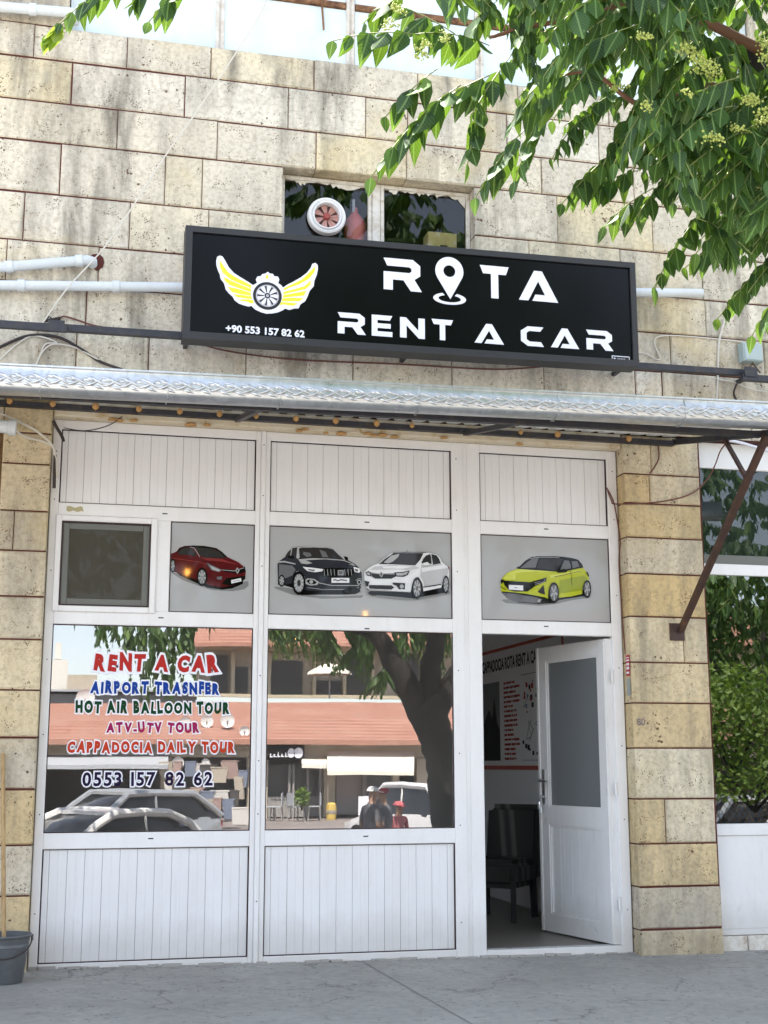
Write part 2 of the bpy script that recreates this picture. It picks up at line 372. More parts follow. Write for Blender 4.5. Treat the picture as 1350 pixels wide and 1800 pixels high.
def far(a, b, st): 
    r = random.Random(int(a*100)); o = [a]
    while o[-1]+st*1.3 < b: o.append(o[-1]+st*r.uniform(.75, 1.15))
    return o+[b]
XL, XR = -6.0, 10.0
def row(js): 
    l = far(XL, js[0], .85); r = far(js[-1], XR, .85); return [l[:-1]+js+r[1:]]
rows = [
 (3.965, 4.19, row([-.45,.3,1.0,1.75,2.45,3.2,3.95,4.7])),
 (4.19, 4.50, row([-.62,-.03,.49,1.206,2.025,2.809,3.566,4.342,4.58,5.059,5.8])),
 (4.50, 4.825, row([-.7,.03,.75,1.5,2.3,3.1,3.9,4.663,5.5])),
 (4.825, 5.143, row([-.55,.102,.84,1.6,2.4,3.2,4.1,4.991,5.7])),
 (5.143, 5.52, [far(XL,-.444,.9)+[.317,.903,WX0], [WX1,3.466,4.25]+far(4.98,XR,.9)]),
 (5.52, 5.93, [far(XL,-.201,.9)+[.566,.846,WX0], [WX1,3.714,4.55]+far(5.3,XR,.9)]),
 (5.93, 6.25, row([-.8,0.2,.951,1.724,2.453,3.59,4.4,5.2])),
 (6.25, 6.60, row([-.95,-.15,.698,1.499,2.119,2.465,3.3,4.1,4.9])),
 (6.60, 6.872, row([-.439,.25,.888,1.703,2.55,3.4,4.2,5.0])),
 (6.872, 7.20, [far(XL,-.19,.8), far(5.6,XR,.8)]),
 (7.20, 7.55, [far(XL,-.19,.9), far(5.6,XR,.9)]),
 (7.55, 7.9, [far(XL,-.19,.8), far(5.6,XR,.8)]),
 (7.9, 8.3, [far(XL,XR,.9)]),
]
courses(rows, m_stone, 'upper_wall')
PL0, PL1, PR0, PR1 = -.505, -.168, 4.212, 4.865
rp = [.0]+[.175,.485,.795,1.125,1.503,1.843,2.153,2.507,2.843,3.129,3.404,3.64,3.955]
jr = {3:4.45, 7:4.665, 11:4.43, 12:4.45}
rows_r = [(rp[i]-(0.05 if i == 0 else 0), rp[i+1], [[PR0]+([jr[i]] if i in jr else [])+[PR1+(.02 if i < 2 else 0)]]) for i in range(13)]
rl = [-.02,.21,.525,.853,1.219,1.568,1.887,2.234,2.533,2.853,3.136,3.475,3.70,3.955]
rows_l = [(rl[i], rl[i+1], [[PL0]+([-.40] if i == 9 else [])+[PL1]]) for i in range(13)]
courses(rows_r, m_stone_low, 'right_pillar'); courses(rows_l, m_stone_low, 'left_pillar')
mb = MB(); mb.box((PR1+.01,-.118,.0),(PR0+.01,.10,3.95)).box((PL0+.01,-.118,.0),(PL1-.01,.10,3.95))
e = .011
for z0, z1, x0, x1 in ((3.97,5.143,XL,XR),(5.93+e,6.872-e,XL,XR),(7.9+e,8.29,XL,XR),(5.143,5.93+e,XL,WX0-e),(5.143,5.93+e,WX1+e,XR),(6.872-e,7.9+e,XL,-.19-e),(6.872-e,7.9+e,5.6+e,XR)):
    mb.box((x0,-.117,z0),(x1,.112,z1))
mb.build('wall_core', m_mortar, bld)
# stone number and scratches on the right pillar are done further down
mb = MB(); mb.box((PL1+.002, -.10, 3.845), (PR0-.002, .11, 3.962), .008); mb.build('lintel', m_conc, bld)
# shell of the building behind
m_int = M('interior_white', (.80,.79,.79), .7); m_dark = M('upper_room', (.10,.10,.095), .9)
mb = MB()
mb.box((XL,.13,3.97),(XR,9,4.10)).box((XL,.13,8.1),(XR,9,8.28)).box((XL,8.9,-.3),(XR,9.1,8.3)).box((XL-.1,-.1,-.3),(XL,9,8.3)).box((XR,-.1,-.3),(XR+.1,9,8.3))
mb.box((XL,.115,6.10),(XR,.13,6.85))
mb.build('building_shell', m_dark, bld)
mb = MB(); mb.box((XL-.3,-.35,8.3),(XR+.3,9.4,8.42)); mb.build('eaves', m_conc, bld)
# the brown recess left of the left pillar
m_brownwall = M('brown_plaster', (.16,.09,.04), .9)
k = N(m_brownwall); k.l(k.ramp(k.noise(k.coord(), 22, 8, .75), [(.35, (.07,.035,.015)), (.6, (.20,.12,.05)), (.8, (.30,.2,.1))]), k.b.inputs['Base Color'])
mb = MB(); mb.box((XL,.04,-.1),(PL0-.0,.10,3.96)); mb.build('side_wall', m_brownwall, bld)
mb = MB(); mb.box((XL,-.11,3.80),(PL0-.003,.035,3.955), .008); mb.build('side_lintel', m_conc, bld)

# upper window band: pale blue sheets in old frames
win = MB()
sheets = ((-.185,.93,),(1.0,1.985),(2.06,3.08),(3.15,4.2),(4.27,5.59))
for a, b in sheets: win = MB(); win.box((a,.012,6.873),(b,.022,7.42)); win.build('blind_sheet', m_panel_blue, bld)
for a in (.93,1.985,3.08,4.2): mb = MB(); mb.box((a,-.006,6.874),(a+.028,.03,7.9), .004); mb.box((a+.042,-.006,6.874),(a+.07,.03,7.9), .004); mb.box((a+.028,.006,6.874),(a+.042,.03,7.9)); mb.build('window_mullion', m_oldwhite, bld)
mb = MB()
for (a, b) in sheets: mb.box((a+.002,-.012,7.425),(b-.002,.03,7.475), .004)
mb.bar(at(565,-8,-.02), at(569,52,-.02), .022, .012)
mb.build('transom_rail', m_rust, bld)
mb = MB()
for (a, b) in sheets: mb.box((a+.002,.014,7.478),(b-.002,.02,7.89))
mb.build('upper_bright_pane', m_panel_blue, bld)  # panes above the rail, their brightness put in as pale sheet colour

# small window above the sign
f = MB()
def fr(mb, x0, x1, z0, z1, y0, y1, wd, ch=.004):
    mb.box((x0,y0,z0),(x0+wd,y1,z1), ch); mb.box((x1-wd,y0,z0),(x1,y1,z1), ch)
    mb.box((x0+wd,y0,z1-wd),(x1-wd,y1,z1), ch); mb.box((x0+wd,y0,z0),(x1-wd,y1,z0+wd), ch)
fr(f, WX0+.002, 2.20, 5.15, 5.926, .0, .04, .030); fr(f, 2.27, WX1-.002, 5.15, 5.926, .0, .04, .030); f.box((2.203,-.008,5.152),(2.267,.04,5.924), .006)
f.build('small_window_frame', m_oldwhite, bld)
g = MB(); g.box((WX0+.035,.018,5.182),(2.168,.022,5.894)); g.box((2.302,.018,5.182),(WX1-.034,.022,5.894)); g.build('small_window_pane', m_glassup, bld)
# peeling putty hanging from the frame
pt = MB(); rr = random.Random(5)
for (xa, xb) in ((WX0+.04,2.16),(2.31,WX1-.04)):
    x = xa; up = []; 
    while x < xb: up.append((x, 5.894-max(0, rr.gauss(.006,.012)))); x += rr.uniform(.012,.03)
    pt.flat([[(xa,5.895),(xa,5.888)]+up+[(xb,5.888),(xb,5.895)]], .012, .004)
pt.flat([[(1.60,5.895),(1.615,5.865),(1.63,5.85),(1.64,5.872),(1.66,5.86),(1.68,5.895)]], .011, .004)
pt.flat([[(1.93,5.895),(1.95,5.865),(2.0,5.852),(2.06,5.862),(2.1,5.88),(2.12,5.895)]], .011, .004)
pt.flat([[(2.90,5.895),(2.93,5.85),(2.975,5.80),(2.981,5.895)]], .011, .004)
pt.build('flaking_putty', m_oldwhite, bld)

# exhaust fan
fan = thing('exhaust_fan', 'round white exhaust fan with red blades set in the small window above the sign', 'fan', at(575,381,.0))
fc = at(574, 381, -.02); 
mb = MB(); mb.lathe([(.118,-.02),(.152,-.02),(.152,.012),(.146,.03),(.132,.036),(.122,.028),(.118,.02),(.112,.04),(.104,.04),(.098,.02),(.098,-.02)], (fc.x,fc.y,fc.z), 40, 'y'); mb.build('fan_housing', m_pvc, fan, True)
mb = MB()
for q in range(7):
    a0 = 2*pi*q/7; p = []
    for t in (-.30,0,.30):
        p.append((fc.x+.096*cos(a0+t), fc.y+.008-.012*t, fc.z+.096*sin(a0+t)))
    a = (fc.x+.02*cos(a0-.5), fc.y+.012, fc.z+.02*sin(a0-.5)); b = (fc.x+.02*cos(a0+.3), fc.y+.0, fc.z+.02*sin(a0+.3))
    mb.add([a,p[0],p[1],p[2],b], [(0,1,2,4),(2,3,4)])
mb.build('fan_blade', M('faded_red_blade', (.50,.26,.22), .5), fan)
mb = MB(); mb.lathe([(0,.03),(.022,.028),(.028,.015),(.028,-.01)], (fc.x,fc.y,fc.z), 16, 'y'); mb.build('fan_hub', M('red_hub', (.32,.06,.05), .5), fan, True)
mb = MB(); mb.lathe([(0,-.022),(.118,-.021)], (fc.x,fc.y,fc.z), 32, 'y'); mb.build('fan_back', M('fan_dark', (.10,.05,.045), .7), fan)

# things behind the small window
p = at(780, 415, .16)
b = thing('cardboard_box', 'small yellowish cardboard box behind the right pane of the small window', 'box', (p.x, .25, 5.2)); mb = MB(); mb.box((2.68,.07,5.14),(2.92,.22,5.60), .003); mb.build('carton', M('cardboard', (.55,.46,.20), .9), b)
mb = MB(); mb.box((2.78,.064,5.45),(2.84,.069,5.49)); mb.build('tape', m_slot, b)
mb = MB()
pz = [(.0,5.14),(.09,5.14),(.095,5.40),(.078,5.47),(.092,5.52),(.088,5.60),(.05,5.66),(.026,5.69),(.022,5.73),(0,5.735)]
mb.lathe([(r, h-5.1) for r, h in pz], (2.09,.13,5.13), 14); o = mb.build('pink_bottle', M('pink_plastic', (.75,.20,.20), .35), None, True); tag(o, 'pink plastic spray bottle leaning inside the small window beside the fan', 'bottle')
mb = MB(); mb.tube([(2.08,.12,5.70),(2.072,.10,5.82)], .012); mb.build('nozzle', M('blue_nozzle', (.55,.58,.8), .4), o, True)
mb = MB()
rr = random.Random(9)
for i in range(9):
    x = 2.62+.36*rr.random(); z = 5.30+.36*rr.random()*(x-2.4); mb.obox((x,.27+.05*rr.random(),z+.1), Vector((.09,.01,.02)), Vector((0,.02,0)), Vector((-.01,0,.05)))
o = mb.build('paper_heap', M('old_paper', (.45,.43,.38), .9)); tag(o, 'heap of pale papers piled behind the right pane of the small window', 'papers')
mb = MB(); mb.box((2.36,.07,5.15),(2.66,.2,5.47), .01); o = mb.build('plastic_bag', M('pale_bag', (.40,.42,.40), .4)); tag(o, 'pale plastic bag lying low behind the right pane beside the carton', 'bag')

# ================================================================== SHOP FRONT
shop = thing('storefront', 'white PVC shop front with ribbed panels, car pictures and an open door', 'storefront', (2, 0, 0))
XA, XB = -.165, 4.206
Z0, P0, P1, W0, W1, T1, T2, U0, U1, ZT = .0, .067, .816, .923, 2.36, 2.465, 3.129, 3.233, 3.775, 3.843
F = MB()
c = .005
F.box((XA,.0,Z0),(-.105,.06,ZT), c)
F.box((1.314,.0,Z0),(1.350,.06,ZT), c); F.box((1.384,.0,Z0),(1.421,.06,ZT), c)
F.box((1.3505,-.016,Z0),(1.3835,.06,ZT), .004)
F.box((2.832,.0,Z0),(2.925,.06,ZT), c); F.box((2.9255,.008,Z0),(2.957,.06,ZT)); F.box((2.9575,.0,Z0),(3.061,.06,ZT), c)
F.box((4.123,.0,Z0),(XB,.06,ZT), c)
for (a, b) in ((-.105,1.314),(1.421,2.832)):
    F.box((a,.0,Z0),(b,.06,P0), c); F.box((a,.0,P1),(b,.06,W0), c)
F.box((3.061,.0,-.005),(4.123,.10,.055), c)
for (a, b) in ((-.105,1.314),(1.421,2.832),(3.061,4.123)):
    F.box((a,.0,W1),(b,.06,T1), c); F.box((a,.0,T2),(b,.06,U0), c); F.box((a,.0,U1),(b,.06,ZT), c)
F.box((.588,.0,T1),(.697,.06,T2), c)
for px, py in ((645,918),(960,930),(283,1086),(645,1105),(960,1101),(265,1474),(643,1470),(290,903)):
    p = at(px, py, 0); F.mat(1).box((p.x-.018,-.0025,p.z-.004),(p.x+.018,.001,p.z+.004)); F.mat(0)
rr = random.Random(2)
for x in (1.3670, 4.17, -.135, 2.87):
    for z in (.35,.95,1.5,2.1,2.75,3.3,3.7): F.mat(1).lathe([(0,.019 if x < 1.4 and x > 1 else .0025),(.0045,.019 if x < 1.4 and x > 1 else .0025),(.0045,-.002)], (x,0,z+rr.uniform(-.1,.1)), 8, 'y'); F.mat(0)
F.build('frame', [m_pvc, m_slot], shop)
# ribbed panels
def ribbed(name, x0, x1, z0, z1, pitch=.1185, y=.022, parent=shop):
    mb = MB(); x = x0+.008; first = pitch*.35; nx = x+first; rr = random.Random(int(x0*50+z0*9))
    while x < x1-.012:
        b = min(nx, x1-.008); dy = rr.uniform(-.0008, .0008)
        h_ = (x+b)/2; mb.box((x+.0011,y+dy,z0+.006),(h_-.0001,y+.012,z1-.006), .0016); mb.box((h_+.0001,y+dy,z0+.006),(b-.0011,y+.012,z1-.006), .0016); x = b; nx = b+pitch
    mb.mat(1).box((x0+.001,y+.007,z0+.001),(x1-.001,y+.016,z1-.001))
    # dark seal round the panel
    return mb.build(name, [m_plank, m_gap], parent)
m_groove = M('groove_grey', (.30,.30,.32), .8)
def seal(mb, x0, x1, z0, z1, y=.012, wd=.007, d=.004):
    for a, b in (((x0,z1-wd),(x1,z1)),((x0,z0),(x1,z0+wd)),((x0,z0+wd),(x0+wd,z1-wd)),((x1-wd,z0+wd),(x1,z1-wd))):
        mb.box((a[0],y,a[1]),(b[0],y+d,b[1]))
SE = MB()
for nm, (a, b) in zip(('x','y','z'), ((-.105,1.314),(1.421,2.832),(3.061,4.123))):
    ribbed('upper_panel', a, b, U0, U1); seal(SE, a+.0005, b-.0005, U0, U1, .013, .006)
    if nm != 'z': ribbed('lower_panel', a, b, P0, P1); seal(SE, a+.0005, b-.0005, P0, P1, .013, .006); seal(SE, a+.0005, b-.0005, W0, W1)
seal(SE, .6975, 1.3135, T1, T2); seal(SE, 1.4215, 2.8315, T1, T2); seal(SE, 3.0615, 4.1225, T1, T2)
SE.build('gasket', m_gap, shop)
for a, b in ((-.105,1.314),(1.421,2.832)):
    mb = MB(); mb.box((a+.002,.018,W0+.002),(b-.002,.021,W1-.002)); mb.build('window_pane', m_glass, shop)
# brown patch where paint has come off above the tilt window
p = at(131, 894, 0)
mb = MB(); lp = [(p.x-.055+.11*t, p.z+.012+.006*sin(t*9)) for t in [i/8 for i in range(9)]]+[(p.x+.065-.12*t, p.z-.02+.005*sin(t*13)) for t in [i/8 for i in range(9)]]
mb.flat([lp], -.0025, .002); mb.build('bare_patch', M('glue_patch', (.42,.38,.22), .8), shop)

# tilt window (top left)
tw = MB(); x0, x1, z0, z1 = -.118, .600, T1-.018, T2+.012
fr(tw, x0, x1, z0, z1, -.022, -.0015, .043, .006)
o = tw.build('tilt_window', m_pvc, shop)
d = MB(); seal(d, x0+.043, x1-.043, z0+.043, z1-.043, -.012, .010, .01); d.build('tilt_gasket', m_gap, o)
d = MB(); fr(d, x0+.053, x1-.053, z0+.053, z1-.053, .004, .014, .045, .003); d.build('inner_sash', m_greyfr, o)
d = MB(); d.box((x0+.099,.008,z0+.099),(x1-.099,.011,z1-.099)); d.build('tilt_pane', veiled('smoky_glass', (.085,.078,.062), .80, .02), o)

# ------------------------------------------------------------------ printed car pictures
def flatmat(n, c): return M(n, c, .04, spec=.16)
PM = [flatmat('print_%s' % n, c) for n, c in (('grey', (.38,.38,.378)), ('shade', (.20,.20,.20)), ('black', (.006,.005,.005)), ('darkglass', (.03,.027,.027)), ('red', (.085,.008,.010)), ('redlight', (.20,.03,.03)), ('slate', (.028,.03,.038)), ('silver', (.36,.36,.36)), ('white', (.70,.70,.71)), ('whiteshade', (.46,.46,.47)), ('lime', (.42,.45,.02)), ('limeshade', (.27,.31,.02)), ('limelight', (.55,.58,.10)), ('midgrey', (.13,.13,.135)))]
PI = {n: i for i, n in enumerate(('grey','shade','black','glass','red','redl','slate','silver','white','whsh','lime','limesh','limel','mid'))}
def picture(x0, x1, z0, z1, ox, oy, sc, layers, name='car_picture', label=None):
    base = MB(); base.box((x0+.006,.0175,z0+.006),(x1-.006,.021,z1-.006)); b = base.build(name, PM[0], shop)
    if label: b['label'] = label
    mb = MB(); y = .0165
    def loc(p): q = at(ox+p[0]*sc, oy+p[1]*sc, .016); return (max(x0+.008, q.x), q.z)
    for l in layers:
        mb.mat(PI[l[0]]); 
        if l[1] == 'E':       # ellipse cx cy rx ry
            _, _, cx, cy, rx, ry = l; mb.flat([[loc((cx+rx*cos(2*pi*i/28), cy+ry*sin(2*pi*i/28))) for i in range(28)]], y)
        elif l[1] == 'W':     # wheel with spokes
            _, _, cx, cy, rx, ry, ns = l
            mb.mat(PI['black']).flat([[loc((cx+rx*cos(2*pi*i/28), cy+ry*sin(2*pi*i/28))) for i in range(28)]], y); y -= .00035
            mb.mat(PI['mid']).flat([[loc((cx+rx*.74*cos(2*pi*i/28), cy+ry*.78*sin(2*pi*i/28))) for i in range(28)]], y); y -= .00035
            mb.mat(PI['silver'])
            for s_ in range(ns):
                a = 2*pi*s_/ns+.2; da = .16
                mb.flat([[loc((cx+rx*r_*cos(a+t), cy+ry*r_*1.05*sin(a+t))) for r_, t in ((.12,-.9),(.70,-da),(.70,da),(.12,.9))]], y)
        elif l[1] == 'L':     # stroked line, width in crop px
            _, _, wd, pts = l
            for a, c_ in zip(pts[:-1], pts[1:]):
                dx, dy = c_[0]-a[0], c_[1]-a[1]; n_ = math.hypot(dx, dy) or 1; nx, ny = -dy/n_*wd/2, dx/n_*wd/2
                mb.flat([[loc((a[0]+nx,a[1]+ny)), loc((c_[0]+nx,c_[1]+ny)), loc((c_[0]-nx,c_[1]-ny)), loc((a[0]-nx,a[1]-ny))]], y); y -= .00001
        else: mb.flat([[loc(q) for q in l[1]]], y)
        y -= .00035
    mb.build('printed_car', PM, b)
picture(.697, 1.314, T1, T2, 60, 880, .31111, [
 ('shade', [(772,405),(840,450),(900,470),(1000,505),(1120,512),(1190,500),(1212,480),(1210,455),(1100,470),(900,430)]),
 ('black', [(772,385),(830,425),(900,458),(980,492),(1060,503),(1120,496),(1180,470),(1180,440),(900,400)]),
 ('red', [(770,300),(795,292),(808,284),(820,266),(850,256),(900,253),(960,255),(1030,268),(1062,290),(1092,318),(1150,345),(1182,370),(1196,400),(1193,440),(1165,462),(1110,480),(1060,490),(990,478),(900,440),(820,412),(770,395)]),
 ('black', [(808,288),(822,268),(852,257),(900,254),(960,256),(1030,269),(1060,288),(1092,318),(1080,322),(1050,292),(1020,276),(905,266),(880,262),(850,264),(828,274),(815,300)]),
 ('glass', [(908,265),(1000,270),(1045,290),(1082,320),(1060,326),(965,322),(940,312)]),
 ('glass', [(812,292),(830,275),(852,265),(892,268),(912,296),(918,318),(880,308),(820,304)]),
 ('silver', 'L', 3, [(880,262),(905,268),(925,300),(935,318)]),
 ('redl', [(940,322),(1000,325),(1060,330),(1100,345),(1160,362),(1130,358),(1060,345),(980,338)]),
 ('redl', 'L', 4, [(775,325),(850,335),(920,345),(970,360)]),
 ('redl', 'L', 3, [(1092,322),(1150,347),(1185,375)]),
 ('mid', [(975,352),(1010,368),(1062,392),(1045,404),(1000,393)]), ('silver', [(990,366),(1020,378),(1055,394),(1040,400),(1008,390)]),
 ('black', [(1065,385),(1130,395),(1165,385),(1190,372),(1196,400),(1165,412),(1130,410),(1075,402)]),
 ('silver', 'L', 3, [(1062,392),(1130,398),(1185,380)]),
 ('silver', [(1147,378),(1160,395),(1149,414),(1136,396)]), ('black', [(1147,387),(1153,396),(1148,405),(1142,396)]),
 ('black', [(1085,440),(1110,436),(1190,425),(1193,442),(1165,464),(1100,480),(1060,470)]),
 ('white', [(1112,450),(1168,438),(1171,456),(1114,469)]), ('mid', 'L', 3, [(1122,458),(1162,449)]),
 ('mid', [(1030,432),(1062,428),(1058,448),(1035,446)]),
 ('black', 'W', 948, 432, 30, 52, 7), ('black', 'W', 783, 368, 14, 40, 5),
 ('black', 'L', 5, [(820,420),(900,452),(925,468)]),
], label='grey window film printed with a dark red hatchback')
picture(1.421, 2.832, T1, T2, 460, 900, .266667, [
 ('shade', [(78,492),(180,500),(320,548),(500,556),(668,548),(660,565),(400,572),(200,545),(90,505)]),
 ('black', [(105,470),(200,500),(260,548),(420,545),(560,545),(620,540),(655,500),(640,440),(200,440)]),
 ('slate', [(104,345),(115,325),(148,300),(170,260),(200,232),(245,225),(340,222),(440,228),(475,240),(510,270),(560,312),(615,342),(640,365),(658,400),(662,440),(655,480),(640,505),(540,520),(400,522),(300,518),(250,500),(200,470),(150,480),(108,480)]),
 ('silver', [(235,228),(340,222),(445,228),(480,242),(515,272),(562,312),(545,316),(500,275),(470,245),(430,236),(260,234),(245,242),(250,300),(238,310),(228,300)]),
 ('glass', [(248,240),(340,233),(428,238),(468,262),(530,308),(470,303),(360,302),(252,300)]),
 ('mid', [(275,262),(320,270),(330,290),(300,298),(272,280)]), ('mid', [(380,248),(420,262),(440,298),(400,298)]),
 ('glass', [(152,298),(172,262),(198,238),(226,234),(224,262),(214,300),(208,306),(168,300)]), ('silver', 'L', 5, [(148,300),(170,262),(200,236),(236,230)]), ('silver', 'L', 5, [(198,240),(190,292)]),
 ('black', [(172,290),(205,285),(216,300),(208,310),(175,303)]), ('black', [(540,292),(565,296),(570,318),(548,312)]),
 ('silver', [(240,312),(330,305),(440,308),(540,316),(600,340),(620,355),(560,345),(440,335),(380,345),(330,338),(300,345),(260,340)]),
 ('slate', [(290,318),(420,312),(540,322),(600,345),(500,350),(400,352),(340,340)]),
 ('silver', [(110,325),(150,322),(222,340),(222,347),(150,333),(112,336)]),
 ('silver', [(222,395),(238,388),(262,400),(285,430),(290,470),(280,440),(258,408)]),
 ('black', [(395,372),(460,368),(600,372),(606,400),(590,425),(430,428),(408,405)]),
] + [('silver', 'L', 3, [(x, 378), (x+4, 420)]) for x in (410,432,454,476,545,567,588)] + [
 ('silver', [(500,384),(538,384),(538,418),(500,418)]), ('mid', [(505,389),(533,389),(533,413),(505,413)]),
 ('white', [(268,362),(330,368),(405,378),(398,392),(350,398),(300,390)]), ('mid', [(300,376),(350,382),(345,392),(310,386)]),
 ('white', [(604,362),(640,372),(650,390),(640,402),(610,396)]), ('mid', [(614,374),(636,382),(630,394),(614,390)]),
 ('silver', [(280,452),(300,438),(345,442),(375,462),(365,482),(320,486),(288,475)]), ('black', [(292,455),(310,446),(340,450),(362,464),(350,476),(315,478)]), ('silver', 'E', 325, 462, 12, 12),
 ('silver', 'L', 5, [(372,468),(460,486),(640,486)]), ('silver', 'L', 4, [(618,452),(640,440),(660,445)]), ('silver', 'E', 640, 464, 14, 16), ('black', 'E', 640, 464, 8, 10),
 ('white', [(458,436),(575,436),(575,468),(458,468)]), ('mid', 'L', 9, [(470,453),(480,447),(500,455),(520,448),(560,454)]),
 ('silver', 'L', 3, [(300,500),(400,512),(560,512),(640,500)]),
 ('mid', [(112,345),(200,355),(222,380),(200,420),(150,440),(112,430)]),
 ('black', 'W', 243, 470, 44, 78, 12), ('black', 'W', 130, 455, 22, 40, 6), ('black', 'E', 592, 520, 55, 22),
 # ---- white saloon
 ('shade', [(690,530),(720,552),(800,565),(950,580),(1030,580),(1120,558),(1238,540),(1230,520),(900,500)]),
 ('black', [(692,515),(760,550),(880,560),(1000,572),(1080,556),(1228,530),(1225,490),(1000,470),(700,490)]),
 ('white', [(672,400),(700,372),(735,352),(768,340),(810,305),(848,276),(900,268),(960,265),(1040,266),(1095,272),(1150,283),(1172,305),(1184,332),(1222,362),(1232,400),(1228,440),(1218,420),(1200,425),(1190,450),(1180,500),(1062,525),(1055,470),(1030,430),(1005,440),(988,480),(978,528),(850,520),(700,512),(676,480)]),
 ('whsh', [(1048,350),(1180,345),(1222,372),(1225,410),(1190,440),(1180,480),(1070,500),(1060,460),(1040,425)]),
 ('white', [(1050,372),(1190,350),(1222,372),(1120,385),(1052,400)]),
 ('whsh', [(740,362),(850,352),(1000,356),(1040,372),(960,388),(900,380),(760,384),(712,384)]), ('white', [(790,360),(900,356),(990,362),(930,376),(800,374)]),
 ('glass', [(772,343),(812,308),(862,276),(960,272),(1062,274),(1040,318),(1012,350),(900,345)]), ('silver', [(800,335),(850,290),(905,278),(895,300),(860,330),(830,342)]),
 ('black', 'L', 4, [(768,344),(850,345),(1010,352)]), ('black', 'L', 4, [(862,274),(960,268),(1080,270)]),
 ('glass', [(1048,338),(1060,312),(1078,290),(1106,280),(1112,300),(1116,342),(1078,356)]), ('glass', [(1114,280),(1148,288),(1165,312),(1176,342),(1124,350),(1118,310)]),
 ('white', [(1058,340),(1085,332),(1102,342),(1098,356),(1062,358)]), ('black', 'L', 3, [(1060,358),(1100,357)]),
 ('black', [(712,400),(760,408),(870,408),(900,398),(885,425),(850,442),(745,442),(722,428)]), ('silver', 'L', 3, [(715,408),(880,412)]),
 ('silver', [(783,394),(799,412),(785,434),(768,413)]), ('black', [(783,404),(790,413),(784,424),(776,413)]),
 ('black', [(866,402),(920,398),(972,388),(958,418),(930,430),(884,428)]), ('silver', [(880,406),(925,404),(962,395),(950,414),(920,422),(886,422)]),
 ('black', [(678,402),(700,392),(716,402),(716,428),(690,422)]), ('silver', [(684,404),(702,400),(710,410),(708,420),(692,416)]),
 ('black', [(702,484),(850,486),(868,500),(850,514),(704,508)]), ('black', [(858,468),(940,472),(938,512),(900,512),(885,490),(860,480)]), ('silver', 'E', 918, 494, 13, 14),
 ('black', [(672,455),(706,462),(694,496),(680,490)]), ('whsh', 'L', 4, [(700,520),(860,524),(975,530)]), ('black', 'L', 6, [(1058,498),(1120,490),(1176,480)]),
 ('black', 'W', 1018, 505, 33, 72, 8), ('black', 'W', 1208, 482, 21, 60, 8), ('black', 'E', 735, 538, 38, 14), ('redl', [(1222,360),(1232,372),(1228,380),(1222,372)]), ('black', 'L', 3, [(950,266),(955,255)]),
], label='wide grey window film printed with a dark hatchback and a white saloon')
picture(3.061, 4.123, T1, T2, 820, 900, .214815, [
 ('shade', [(285,718),(320,745),(450,755),(600,768),(730,752),(860,722),(1012,700),(1005,680),(600,690)]),
 ('black', [(280,640),(330,700),(420,740),(590,755),(720,745),(760,720),(950,690),(1000,690),(1000,640),(600,620)]),
 ('mid', [(283,655),(330,705),(400,735),(580,745),(625,715),(500,680)]),
 ('lime', [(276,600),(288,555),(300,530),(340,492),(400,470),(425,462),(470,415),(520,380),(560,366),(620,362),(720,364),(800,370),(860,378),(910,392),(940,425),(955,460),(985,490),(1000,520),(1002,555),(1014,600),(1006,560),(975,560),(950,610),(946,670),(860,690),(755,702),(745,620),(718,580),(690,590),(672,640),(668,708),(600,690),(480,668),(370,655),(284,650)]),
 ('limel', [(345,492),(440,468),(600,472),(720,482),(600,500),(520,540),(420,550),(320,555),(300,540)]),
 ('lime', [(400,500),(560,486),(690,495),(600,520),(510,555),(400,560)]),
 ('limesh', [(760,560),(950,520),(995,540),(960,570),(945,640),(860,655),(760,665)]), ('limel', [(680,520),(830,492),(940,478),(900,500),(760,528),(690,540)]),
 ('black', [(412,462),(440,440),(480,400),(530,370),(580,362),(720,362),(800,368),(870,378),(915,392),(945,428),(956,455),(880,470),(760,496),(735,488),(430,466)]),
 ('mid', [(440,458),(500,408),(545,380),(590,372),(565,455)]), ('glass', [(575,458),(598,380),(680,378),(790,382),(765,430),(738,480),(680,474)]),
 ('silver', 'L', 4, [(520,385),(560,372),(640,370),(760,374)]),
 ('mid', [(765,474),(800,394),(838,400),(852,440),(852,462),(820,468)]), ('mid', [(868,462),(858,404),(905,402),(922,445)]),
 ('black', [(735,480),(800,466),(828,478),(815,494),(745,498)]), ('black', [(412,450),(440,445),(445,464),(415,466)]),
 ('black', 'L', 4, [(720,530),(800,515),(930,485)]), ('black', 'L', 3, [(850,470),(862,600)]),
 ('black', [(292,548),(310,562),(520,575),(655,535),(648,570),(560,606),(500,650),(400,652),(345,640),(310,600)]),
 ('silver', 'L', 4, [(560,592),(600,584),(632,572),(642,548)]), ('silver', 'L', 3, [(552,580),(600,570)]),
 ('white', [(344,597),(462,602),(462,643),(344,636)]), ('mid', 'L', 5, [(388,618),(412,620)]),
 ('black', [(628,598),(640,678),(612,668),(582,655),(605,625)]), ('black', 'L', 5, [(284,655),(400,668),(600,700),(640,700)]),
 ('black', [(276,560),(290,550),(300,575),(284,592)]), ('black', 'L', 5, [(276,608),(320,640)]), ('silver', [(590,712),(602,718),(600,742),(575,735)]),
 ('black', [(985,490),(1000,520),(995,535),(975,495)]),
 ('black', 'W', 712, 662, 42, 86, 5), ('black', 'W', 983, 632, 33, 74, 5),
], label='grey window film printed with a lime green hatchback')

